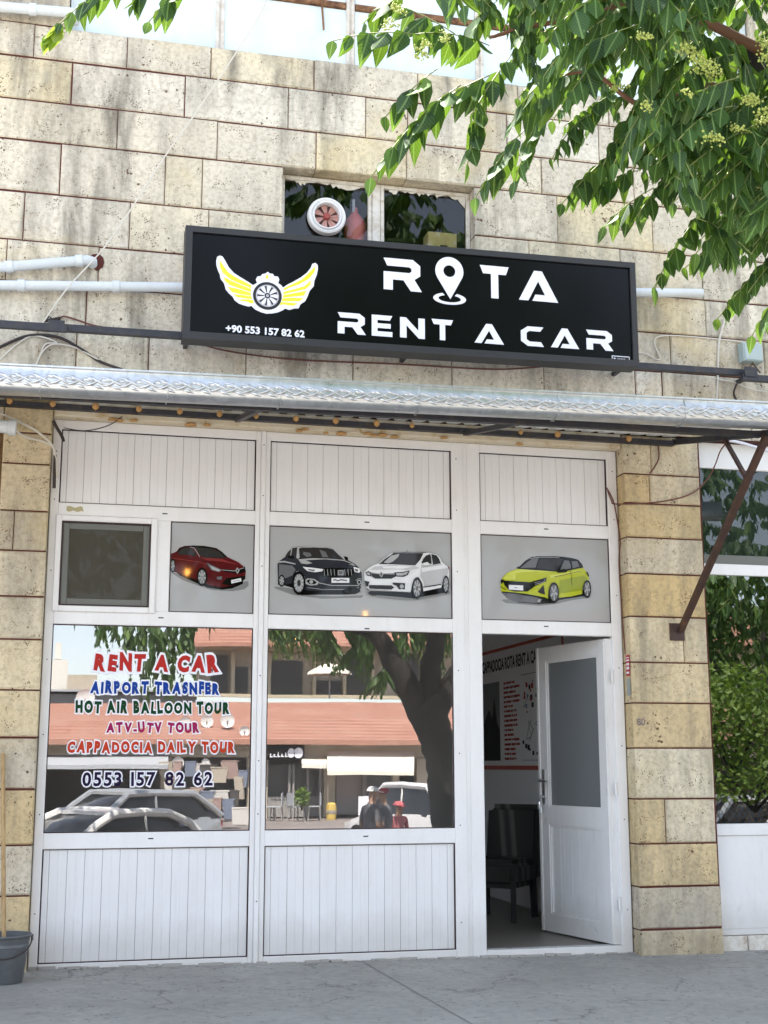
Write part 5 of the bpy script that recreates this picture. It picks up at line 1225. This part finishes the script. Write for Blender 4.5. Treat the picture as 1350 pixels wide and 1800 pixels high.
def shrub(name, label, c, rx, rz_, n, size, mat, group=None):
    t_ = thing(name, label, 'shrub', (c[0],c[1],c[2]-rz_), group); l_, s_ = LB(), MB()
    for i in range(n):
        q = Vector((rnd.gauss(0,1), rnd.gauss(0,1), rnd.gauss(0,1))).normalized(); p = Vector(c)+Vector((q.x*rx, q.y*rx, q.z*rz_))*(rnd.random()**.35)
        d = Vector((rnd.uniform(-1,1), rnd.uniform(-1,1), rnd.uniform(-.3,1))); l_.leaflet(p, d, Vector((rnd.uniform(-1,1),rnd.uniform(-1,1),rnd.uniform(-1,1))), .10*size, .055*size, .2, .2, 3)
    l_.build('foliage', mat, t_)
    for i in range(7): 
        a = 2*pi*i/7; s_.tube([(c[0],c[1],c[2]-rz_-.1),(c[0]+rx*.3*cos(a),c[1]+rx*.3*sin(a),c[2]-rz_*.3),(c[0]+rx*.7*cos(a),c[1]+rx*.7*sin(a),c[2]+rz_*.4)], [.02,.014,.005], 6)
    s_.build('stem', m_bark, t_, 'all'); return t_
shrub('climbing_shrub', 'sunlit yellow green shrub climbing over the wire fence right of the viewer', (8.3,-5.9,2.0), 1.05, .66, 2600, 1.0, m_leaf_bright)
shrub('climbing_shrub', 'lower sunlit shrub spilling through the wire fence right of the viewer', (8.4,-5.6,1.2), 1.0, .30, 800, .9, m_leaf_bright)
fe = thing('wire_fence', 'rusty wire mesh fence under the shrubs right of the viewer', 'fence', (8.6,-6.2,0)); mb = MB()
for i in range(46):
    x = 6.9+i*.09; mb.bar((x,-6.3,.45),(x+.9,-6.3,1.9),.007); mb.bar((x+.9,-6.3,.45),(x,-6.3,1.9),.007)
mb.build('mesh', M('rusty_wire', (.20,.13,.07), .8), fe)
mb = MB(); mb.bar((6.8,-6.3,.45),(12,-6.3,.45),.05); mb.bar((6.8,-6.3,1.9),(12,-6.3,1.9),.05)
for x in (6.8,9.4,12): mb.bar((x,-6.3,-.05),(x,-6.3,1.95),.06)
mb.build('fence_post', m_brown, fe)

# ================================================================== ACROSS THE STREET (seen in the glass)
def mb4(mb, px0, py0, px1, py1, L, th=.3, up=0.0):
    a = mirrored(px0, py0, L); b = mirrored(px1, py1, L); mb.box((a.x,-L-th,b.z),(b.x,-L+up,a.z)); return mb
m_wall = M('opposite_plaster', (.50,.44,.33), .9); k = N(m_wall); k.l(k.ramp(k.noise(k.coord(), 1.2, 8, .7), [(.3, (.40,.35,.27)), (.7, (.56,.50,.40))]), k.b.inputs['Base Color'])
m_tile = M('roof_tile', (.48,.20,.13), .85); k = N(m_tile); wv = k.n('ShaderNodeTexWave'); wv.bands_direction = 'Y'; wv.inputs['Scale'].default_value = .9; wv.inputs['Distortion'].default_value = .5; k.l(k.coord(), wv.inputs[0])
c = k.mixc(k.math('MULTIPLY', wv.outputs[1], .8), (.46,.23,.165), (.20,.08,.055)); c = k.mixc(k.ramp(k.noise(k.coord(), .9, 6), [(.4, G(0)), (.75, G(.45))]), c, (.50,.33,.26)); c = k.mixc(k.ramp(k.noise(k.coord((1,1,1)), 7, 4, .7), [(.35, G(.55)), (.6, G(0))]), c, (.26,.13,.10)); k.l(c, k.b.inputs['Base Color'])
m_dk = M('dark_shop', (.055,.055,.055), .5); m_grey = M('grey_paint', (.30,.29,.28), .7); m_cloth = M('awning_cloth', (.80,.76,.66), .8); m_gcloth = M('grey_awning', (.40,.42,.45), .8)
op = thing('opposite_building', 'long cream building with red tiled roof and awnings across the street', 'building', (6,-38,-.4))
mb = MB(); mb4(mb, -600,1288,1600,1332,36,.5); mb4(mb, 570,1330,590,1436,36,.4); mb4(mb, 636,1330,643,1440,36,.4); mb4(mb, 690,1330,702,1440,36,.4); mb4(mb, 733,1330,900,1440,36,.4); mb4(mb, 285,1330,300,1440,36,.4); mb4(mb, 436,1330,470,1440,36,.4); mb4(mb, -600,1330,60,1440,36,.4)
mb.build('wall', m_wall, op)
mb = MB(); mb4(mb, -600,1330,1600,1442,38,.3); mb.build('shop_interior', m_dk, op)
mb = MB(); a = mirrored(-700,1299,35.2); b = mirrored(1700,1299,35.2); ra = mirrored(-700,1236,40); rb = mirrored(1700,1236,40)
mb.add([a, b, rb, ra, a+Vector((0,0,-.18)), b+Vector((0,0,-.18))], [(0,1,2,3),(4,5,1,0)]); mb.build('tiled_roof', m_tile, op)
mb = MB(); mb4(mb, 345,1100,1600,1236,43,.4); mb.build('upper_storey', m_wall, op)
mb = MB()
for r_ in ((474,1160,532,1226),(556,1197,600,1228),(610,1150,650,1226),(372,1150,400,1226),(700,1140,735,1220),(415,1170,436,1226)): mb4(mb, *r_, 42.9, .05, .0)
mb.build('window', m_dk, op)
mb = MB(); mb4(mb, 340,1226,1600,1234,42.5,.3); mb4(mb, 345,1140,1600,1146,42.6,.3)
for x in (345,408,470,552,604,655,740): mb4(mb, x,1146,x+5,1226,42.7,.2)
mb.build('balcony_rail', M('balcony_cream', (.58,.50,.36), .8), op)
mb = MB(); a = mirrored(330,1128,41.5); b = mirrored(1600,1128,41.5); ra = mirrored(330,1075,45); rb = mirrored(1600,1075,45); mb.add([a,b,rb,ra,a-Vector((0,0,.15)),b-Vector((0,0,.15))], [(0,1,2,3),(4,5,1,0)]); mb.build('upper_roof', m_tile, op)
def awn(name, px0, py0, px1, py1, L0, L1, mat):
    mb = MB(); a = mirrored(px0,py0,L0); b = mirrored(px1,py0,L0); c_ = mirrored(px1,py1,L1); d_ = mirrored(px0,py1,L1); dz = Vector((0,0,-.14)); u = Vector((0,0,-.03))
    mb.add([a,b,c_,d_,c_+dz,d_+dz,a+u,b+u], [(3,2,1,0),(2,3,5,4),(0,1,7,6)]); return mb.build(name, mat, op)
awn('awning', 576,1320,728,1356,35.9,34.2,m_cloth); awn('awning', 531,1331,575,1344,35.9,34.6,m_cloth); awn('awning', 60,1327,296,1345,35.9,34.0,m_gcloth)
mb = MB(); mb4(mb, 592,1360,634,1432,36.1,.1); mb.build('door', M('pink_grey_door', (.34,.29,.28), .6), op)
mb = MB(); mb4(mb, 471,1400,568,1434,36.2,.1); mb4(mb, 592,1411,634,1430,36.05,.04); mb4(mb, 645,1405,690,1436,36.2,.1); mb.build('low_panel', m_grey, op)
mb = MB(); mb4(mb, 471,1345,568,1398,36.4,.05); mb4(mb, 644,1366,688,1404,36.3,.05); mb4(mb, 704,1378,730,1420,35.95,.05); mb.build('shop_window', M('dim_glass', (.10,.10,.10), .2), op)
mb = MB(); 
for x in (508,515,540,562,637,640): mb4(mb, x,1345,x+2.5,1436,35.9,.1)
mb.build('post', m_grey, op)
mb = MB(); mb4(mb, 471,1309,536,1336,35.6,.2); o = mb.build('name_board', m_black, op)
mb = MB(); rr = random.Random(7); c_ = mirrored(525,1324,35.38)
mb.box((c_.x-.0,c_.y,c_.z-.0),(c_.x+.001,c_.y+.001,c_.z+.001))
def face(mb, loop): mb.add([(p[0], -35.39, p[1]) for p in loop], [tuple(range(len(loop)))])
face(mb, ell(c_.x, c_.z, .17, .19, 16)); face(mb, [(p[0]+.0,p[1]) for p in ell(c_.x-.26, c_.z, .13, .17, 16)])
x = mirrored(474,1324,35.4).x
while x < c_.x-.45: 
    h = rr.uniform(.10,.22); mb.box((x,-35.395,c_.z-.14),(x+.045,-35.38,c_.z-.14+h)); mb.box((x+.045,-35.395,c_.z-.14),(x+.10,-35.38,c_.z-.10)); x += .13
mb.build('name_mark', m_white, o)
# parapet and shed further left
gb = thing('grey_parapet_building', 'low grey building with flat roof behind the tiled roof', 'building', (0,-46,0)); mb = MB(); mb4(mb, -500,1212,346,1242,46,4); mb.build('wall', m_grey, gb); mb = MB(); mb4(mb, -500,1207,348,1213,45.7,4.6); mb.build('roof_edge', m_gcloth, gb)
mn = thing('white_tower', 'distant white tower above the roofs', 'tower', tuple(mirrored(100,1340,150))); mb = MB(); mb4(mb, 92,1160,112,1330,150,3); mb.build('wall', M('tower_white', (.7,.68,.62), .8), mn); mb = MB(); mb4(mb, 97,1130,107,1159,150.5,1.5); mb.build('lantern', M('tower_white_top', (.7,.68,.62), .8), mn)
mb = MB(); mb4(mb, 118,1185,168,1240,140,3); mb4(mb, 180,1200,230,1240,140,3); o = mb.build('far_house', m_wall); tag(o, 'far pale houses beyond the parapet', 'house')
# parasol on the upper terrace
pr = thing('parasol', 'open cream parasol on the upper terrace across the street', 'parasol', tuple(mirrored(580,1228,41))); mb = MB(); q = mirrored(580,1166,41); mb.lathe([(0,.0),(.3,-.06),(.85,-.36),(.88,-.46),(.84,-.42)], tuple(q), 8); mb.build('canopy', m_cloth, pr); mb = MB(); mb.tube([tuple(q), tuple(mirrored(580,1230,41))], .03); mb.build('pole', m_grey, pr)
# satellite dishes
rr = random.Random(15)
m_dish = M('dish_white', (.72,.72,.70), .5)
DN = ('large white dish on the grey parapet above the tiled roof','white dish at the right end of the tiled roof, left of a pair','white dish at the right end of the tiled roof, right of a pair','white dish hanging below the eave above the market goods','small white dish above the market goods','white dish at the right above the market goods','white dish under the right end of the eave','white dish by the upper window across the street','white dish on the tiled roof furthest left of three')
for i, (px, py, L, r) in enumerate(((150,1226,39,.33),(365,1268,36.4,.22),(400,1267,36.2,.24),(313,1342,35,.20),(362,1341,35,.13),(405,1350,35,.16),(430,1285,35.6,.18),(415,1130,42,.2),(326,1270,36.2,.2))):
    q = mirrored(px, py, L); t_ = thing('satellite_dish', DN[i], 'satellite dish', tuple(q), 'satellite dishes across the street')
    mb = MB(); mb.lathe([(0,-.06*r/.3),(r*.5,-.045*r/.3),(r*.85,.0),(r,.03)], (0,0,0), 20, 'y'); mb.v = [tuple(q+Matrix.Rotation(RAD(180+rr.uniform(-40,30)),3,'Z')@Matrix.Rotation(RAD(rr.uniform(-20,0)),3,'X')@Vector(v_)) if False else (q.x+v_[0], q.y-v_[1], q.z+v_[2]) for v_ in mb.v]; mb.build('reflector', m_dish, t_, True)
    mb = MB(); mb.tube([q, q+Vector((0,.25,-.05))], .012); mb.tube([q, q+Vector((0,-.1,-.4))], .02); mb.build('mount', m_grey, t_)
# cafe chairs, planter, barrel, boards, goods
def cafe_chair(c, rz_, idx):
    t_ = thing('cafe_chair', ('grey metal chair at the left end of the cafe front','grey metal chair second from the left end of the cafe front','grey metal chair beside the flower pot','grey metal chair nearest the yellow barrel')[idx], 'chair', c, 'cafe chairs across the street'); Rm = Matrix.Translation(c) @ Matrix.Rotation(rz_, 4, 'Z')
    mb = MB(); mb.box((-.2,-.2,.44),(.2,.2,.47)); xf(mb, Rm).build('seat', m_gcloth, t_); mb = MB(); mb.box((-.2,.19,.5),(.2,.22,.88)); xf(mb, Rm).build('backrest', m_gcloth, t_)
    for sx in (-1,1):
        for sy in (-1,1): mb = MB(); mb.bar((sx*.18,sy*.18,.44),(sx*.2,sy*.22,0),.03); xf(mb, Rm).build('leg', m_grey, t_)
for i, (px, L, a) in enumerate(((473,34.5,1.6),(486,34.3,-1.3),(520,34.2,1.2),(552,34.2,-1.5))):
    q = mirrored(px, 1435, L); cafe_chair((q.x,q.y,street_z(q.x,q.y)), a, i)
q = mirrored(583,1436,34.5); t_ = thing('barrel', 'yellow and cream barrel by the door across the street', 'barrel', (q.x,q.y,street_z(q.x,q.y))); zq = street_z(q.x,q.y); mb = MB(); mb.lathe([(0,0),(.16,0),(.19,.25),(.16,.5),(.1,.55),(0,.56)], (q.x,q.y,zq), 14); mb.build('barrel_body', M('barrel_yellow', (.62,.45,.12), .6), t_, True); mb = MB(); mb.lathe([(.192,.2),(.196,.25),(.192,.3)], (q.x,q.y,zq), 14); mb.build('hoop', m_grey, t_)
shrub('potted_plant', 'small pot of yellow flowers between the cafe chairs', (mirrored(531,1398,34).x,-34,street_z(0,-34)+.75), .22, .3, 160, 1.4, m_leaf_bright)
q = mirrored(640,1432,34); o = MB().box((q.x-.2,-34.05,street_z(0,-34)+.15),(q.x+.14,-34.0,street_z(0,-34)+.75)).build('notice_board', m_white); tag(o, 'white notice board on a post across the street', 'board')
rr = random.Random(31); gcol = [M('goods_%s' % n, c_, .7) for n, c_ in (('cream', (.42,.37,.30)), ('rose', (.34,.24,.21)), ('blue', (.17,.20,.27)), ('white', (.58,.56,.53)), ('dark', (.07,.065,.06)))]
for i in range(24):
    px = 298+(i%8)*18+rr.uniform(-5,5); py = 1362+(i//8)*34+rr.uniform(-12,12); L = 34.5-(py-1350)/100*8; q = mirrored(px, py, L); zg = street_z(q.x,q.y); h = rr.uniform(.25,.6); wd = rr.uniform(.1,.26)
    mb = MB(); z = max(zg, q.z-h/2); mb.obox((q.x,q.y,z+h/2), Vector((wd,.03,0)), Vector((-.03,wd*.7,0)), Vector((.05*rr.uniform(-1,1),0,h/2)))
    mb.obox((q.x,q.y,z+h+.02), Vector((wd*1.05,.03,0)), Vector((-.03,wd*.75,0)), Vector((0,0,.02)))
    o = mb.build('goods_crate', gcol[i % 5]); tag(o, '%s bundle of goods, %s from the left, %s the market heap' % (('cream','rose','blue','white','dark')[i % 5], ('first','second','third','fourth','fifth','sixth','seventh','eighth')[i % 8], ('at the back of','in the middle of','at the front of')[i//8]), 'goods', 'market goods across the street')

# cars
def car(name, label, c, rz_, mat, wagon=False, L=4.25, H=1.46):
    t_ = thing(name, label, 'car', c, 'cars parked in the street'); Rm = Matrix.Translation(c) @ Matrix.Rotation(rz_, 4, 'Z'); hl = L/2
    def loft(secs, mat_, nm, par):
        mb = MB(); n = len(secs[0][1])
        vs = [(x, y, z) for x, ring in secs for y, z in ring]; mb.add(vs, [(i*n+j, i*n+(j+1)%n, (i+1)*n+(j+1)%n, (i+1)*n+j) for i in range(len(secs)-1) for j in range(n)]+[tuple(range(n))[::-1], tuple(range((len(secs)-1)*n, len(secs)*n))])
        return xf(mb, Rm).build(nm, mat_, par, True)
    def ring(w_, z0, z1, t=.12): 
        return [(-w_*.9,z0),(w_*.9,z0),(w_,z0+.12),(w_,(z0+z1)/2+.05),(w_*.93,z1-.03),(w_*.80,z1),(-w_*.80,z1),(-w_*.93,z1-.03),(-w_,(z0+z1)/2+.05),(-w_,z0+.12)]
    body = loft([(-hl,ring(.66,.32,.62)),(-hl+.12,ring(.78,.22,.70)),(-hl+.55,ring(.85,.2,.80)),(-.85,ring(.87,.18,.90)),(0,ring(.88,.18,.93)),(1.0,ring(.87,.18,.95)),(hl-.5,ring(.85,.2,.96)),(hl-.1,ring(.80,.24,.92)),(hl,ring(.70,.34,.80))], mat, 'body', t_)
    rx = 1.75 if wagon else 1.3
    def cr(w0, zt): return [(-w0,.88),(w0,.88),(w0*.96,1.05),(w0*.86,zt-.05),(w0*.74,zt),(-w0*.74,zt),(-w0*.86,zt-.05),(-w0*.96,1.05)]
    loft([(-1.1,cr(.80,.93)),(-.75,cr(.82,1.18)),(-.35,cr(.82,H-.03)),(.3,cr(.82,H)),(rx-.4,cr(.81,H-.04)),(rx+.05,cr(.78,1.12)),(rx+.3,cr(.74,.93))], M('car_glass_%s' % name, (.02,.022,.025), .08), 'cabin_glass', t_)
    mb = MB()
    def strip(pts, wd):
        for s_ in (1,-1): mb.tube([(x, y*s_, z) for x, y, z in pts], wd, 8)
    strip([(-1.1,.80,.93),(-.76,.80,1.17),(-.36,.72,H-.02),(.3,.70,H+.0),(rx-.4,.70,H-.03),(rx+.05,.74,1.14),(rx+.3,.74,.95)], .075); strip([(.35,.79,.93),(.35,.72,H-.03)], .026)
    mb.obox(((rx-.75)/2-.02,0,H-.005), Vector(((rx-.05)/2,0,0)), Vector((0,.68,0)), Vector((0,0,.03))); xf(mb, Rm).build('roof', mat, t_, True)
    for sx in (-hl+.78, hl-.80):
        for s_ in (1,-1):
            mb = MB(); mb.lathe([(.0,-.09),(.30,-.09),(.32,-.05),(.32,.09),(.22,.095),(.0,.07)], (sx,-.80*s_,.32), 18, 'y')
            if s_ < 0: mb.v = [(x, 1.6-y, z) for x, y, z in mb.v]
            w_ = xf(mb, Rm).build('wheel', m_rubber, t_, True); mb = MB(); mb.lathe([(.0,.1),(.19,.098)], (sx,-.80,.32), 14, 'y')
            if s_ < 0: mb.v = [(x, -y, z) for x, y, z in mb.v]
            xf(mb, Rm).build('rim', m_galv, w_)
    mb = MB(); 
    for s_ in (1,-1): mb.obox((-hl+.10,.58*s_,.60), Vector((.05,.0,0)), Vector((0,.16,0)), Vector((0,0,.06)))
    xf(mb, Rm).build('headlight', m_dish, t_); mb = MB(); 
    for s_ in (1,-1): mb.obox((hl-.07,.60*s_,.78), Vector((.04,0,0)), Vector((0,.13,0)), Vector((0,0,.07)))
    xf(mb, Rm).build('tail_light', m_red, t_)
    mb = MB(); 
    for s_ in (1,-1): mb.obox((-.62,.95*s_,.98), Vector((.06,0,0)), Vector((0,.09,0)), Vector((0,0,.06)))
    xf(mb, Rm).build('mirror', mat, t_, True)
    return t_
m_cw = M('car_white', (.75,.75,.75), .2); m_cs = M('car_silver', (.50,.52,.54), .22, metal=.5)
def sp_car(name, label, px, py, L, rz_, mat, **k_):
    q = mirrored(px, py, L); car(name, label, (q.x, -L, street_z(q.x,-L)), rz_, mat, **k_)
sp_car('parked_car', 'white saloon car parked behind the viewer seen in the left window', 178, 1440, 14.0, RAD(-38), m_cw, H=1.34)
sp_car('parked_car', 'silver hatchback parked further back across the street', 215, 1440, 19.5, RAD(-30), m_cs, wagon=True)
sp_car('parked_car', 'white van like car parked by the tree across the street', 738, 1440, 20.5, RAD(70), m_cw, wagon=True, H=1.55)
sp_car('parked_car', 'white car parked under the trees at the right', 1345, 1440, 14, RAD(-25), m_cw)
sp_car('parked_car', 'silver car parked at the right beyond the shrub', 1262, 1440, 15, RAD(-20), m_cs)
sp_car('parked_car', 'dark car parked far at the right', 1450, 1440, 18, RAD(-30), m_cs, wagon=True)

# people
def person(label, c, face_a, shirt, trouser, cap, skin=(.42,.25,.17), H=1.7, arm=0.3):
    t_ = thing('person', label, 'person', c); s_ = H/1.7; V = []; E_ = []; R_ = []
    def v_(x, y, z, r): V.append((x*s_, y*s_, z*s_)); R_.append((r*s_, r*s_*.85)); return len(V)-1
    def ch_(*l):
        for a, b in zip(l[:-1], l[1:]): E_.append((a, b))
    pel = v_(0,0,.92,.145); wa = v_(0,.01,1.08,.125); che = v_(0,.01,1.28,.155); nk = v_(0,-.01,1.46,.055); hd0 = v_(0,-.03,1.53,.075); hd1 = v_(0,-.035,1.61,.095); hd2 = v_(0,-.02,1.67,.075); ch_(pel,wa,che,nk,hd0,hd1,hd2)
    nose = v_(0,-.135,1.585,.014); ch_(hd1, nose)
    for q in (1,-1):
        sh = v_(.18*q,.01,1.40,.062); el_ = v_(.25*q,.04,1.13,.046); wr = v_(.23*q,-arm*.55,.95,.032); hn = v_(.22*q,-arm*.7,.90,.030); ch_(che,sh,el_,wr,hn)
        for f_ in range(4): fa = v_((.20+.016*f_)*q,-arm*.75-.03,.85,.010); fb = v_((.20+.016*f_)*q,-arm*.75-.05,.81-.004*f_,.009); ch_(hn,fa,fb)
        th = v_(.19*q,-arm*.7-.05,.88,.010); ch_(hn,th)
        hp = v_(.10*q,0,.84,.105); kn = v_(.11*q,-.03,.48,.065); an = v_(.11*q,.02,.10,.045); to = v_(.12*q,-.12,.05,.042); ch_(pel,hp,kn,an,to)
    me = bpy.data.meshes.new('p'); me.from_pydata(V, E_, []); o = bpy.data.objects.new('p', me); COL.objects.link(o); m_ = o.modifiers.new('k', 'SKIN'); m_.use_smooth_shade = True
    for i, r in enumerate(R_): me.skin_vertices[0].data[i].radius = r
    me.skin_vertices[0].data[0].use_root = True; ss = o.modifiers.new('s', 'SUBSURF'); ss.levels = 1; ss.render_levels = 1
    dg = bpy.context.evaluated_depsgraph_get(); m2 = bpy.data.meshes.new_from_object(o.evaluated_get(dg)); bpy.data.objects.remove(o)
    Rm = Matrix.Translation(c) @ Matrix.Rotation(face_a, 4, 'Z')
    mats = [M('skin', skin, .6), M('shirt', shirt, .9), M('trousers', trouser, .9), M('shoes', (.04,.03,.03), .6)]
    for m_ in mats: m2.materials.append(m_)
    for p in m2.polygons:
        z = p.center.z/s_; x = abs(p.center.x)/s_; p.use_smooth = True
        p.material_index = 0 if z > 1.45 or (x > .17 and z < 1.18) else 1 if z > .93 else 3 if z < .09 else 2
    m2.transform(Rm); b_ = bpy.data.objects.new('body', m2); link(b_, t_)
    mb = MB(); mb.lathe([(0,.075),(.05,.07),(.09,.04),(.108,.0),(.104,-.01),(0,-.012)], (0,-.025*s_,1.645*s_), 18); mb.add([(-.07,-.10,1.64*s_),(.07,-.10,1.64*s_),(.055,-.21,1.625*s_),(-.055,-.21,1.625*s_),(-.07,-.10,1.63*s_),(.07,-.10,1.63*s_),(.055,-.21,1.617*s_),(-.055,-.21,1.617*s_)], [(0,1,2,3),(7,6,5,4),(1,5,6,2),(2,6,7,3),(3,7,4,0)])
    xf(mb, Rm).build('cap', M('cap', cap, .8), t_, True); return t_
q = mirrored(653,1400,12.0); person('person in a white cap and grey shirt standing in the street behind the viewer', (q.x,-12.0,street_z(q.x,-12)), RAD(70), (.13,.13,.145), (.06,.06,.09), (.75,.75,.75), H=1.74)
q = mirrored(677,1400,12.6); person('person in a red cap standing behind the one in the white cap', (q.x,-12.6,street_z(q.x,-12.6)), RAD(-60), (.16,.16,.18), (.06,.06,.09), (.35,.04,.05), H=1.70)
q = mirrored(700,1430,13.5); person('shorter person in a pink top behind the other two', (q.x,-13.5,street_z(q.x,-13.5)), RAD(160), (.55,.18,.2), (.1,.1,.12), (.5,.12,.14), H=1.45)

# small lit bulbs added behind the viewer to make orange glints in the panes
m_bulb = bpy.data.materials.new('lit_bulb'); m_bulb.use_nodes = True; bb = m_bulb.node_tree.nodes['Principled BSDF']; bb.inputs['Emission Color'].default_value = (1,.45,.08,1); bb.inputs['Emission Strength'].default_value = 60
for i, (px, py, L, lab) in enumerate(((330,1005,11.0,'added orange bulb alone on the left behind the viewer, making a glint'),(521,1118,11.5,'added bulb hanging lowest behind the viewer, making a glint'),(643,1079,11.0,'added bulb on the right behind the viewer, making a glint'))):
    q = mirrored(px, py, L); r = .038 if i == 0 else .028
    t_ = thing('glint_bulb', lab, 'bulb', tuple(q), 'added glint bulbs behind the viewer'); mb = MB(); mb.lathe([(0,-r*1.5),(r*.8,-r),(r,0),(r*.6,r),(r*.4,r*1.4)], tuple(q), 14); mb.build('glass_bulb', m_bulb, t_, True)
    mb = MB(); mb.lathe([(.018,r*1.4),(.018,r*1.4+.05),(0,r*1.4+.05)], tuple(q), 10); mb.tube([q+Vector((0,0,r*1.4+.05)), q+Vector((0,0,5.2-q.z))], .004, 5); mb.build('socket', m_cable_b, t_, True)
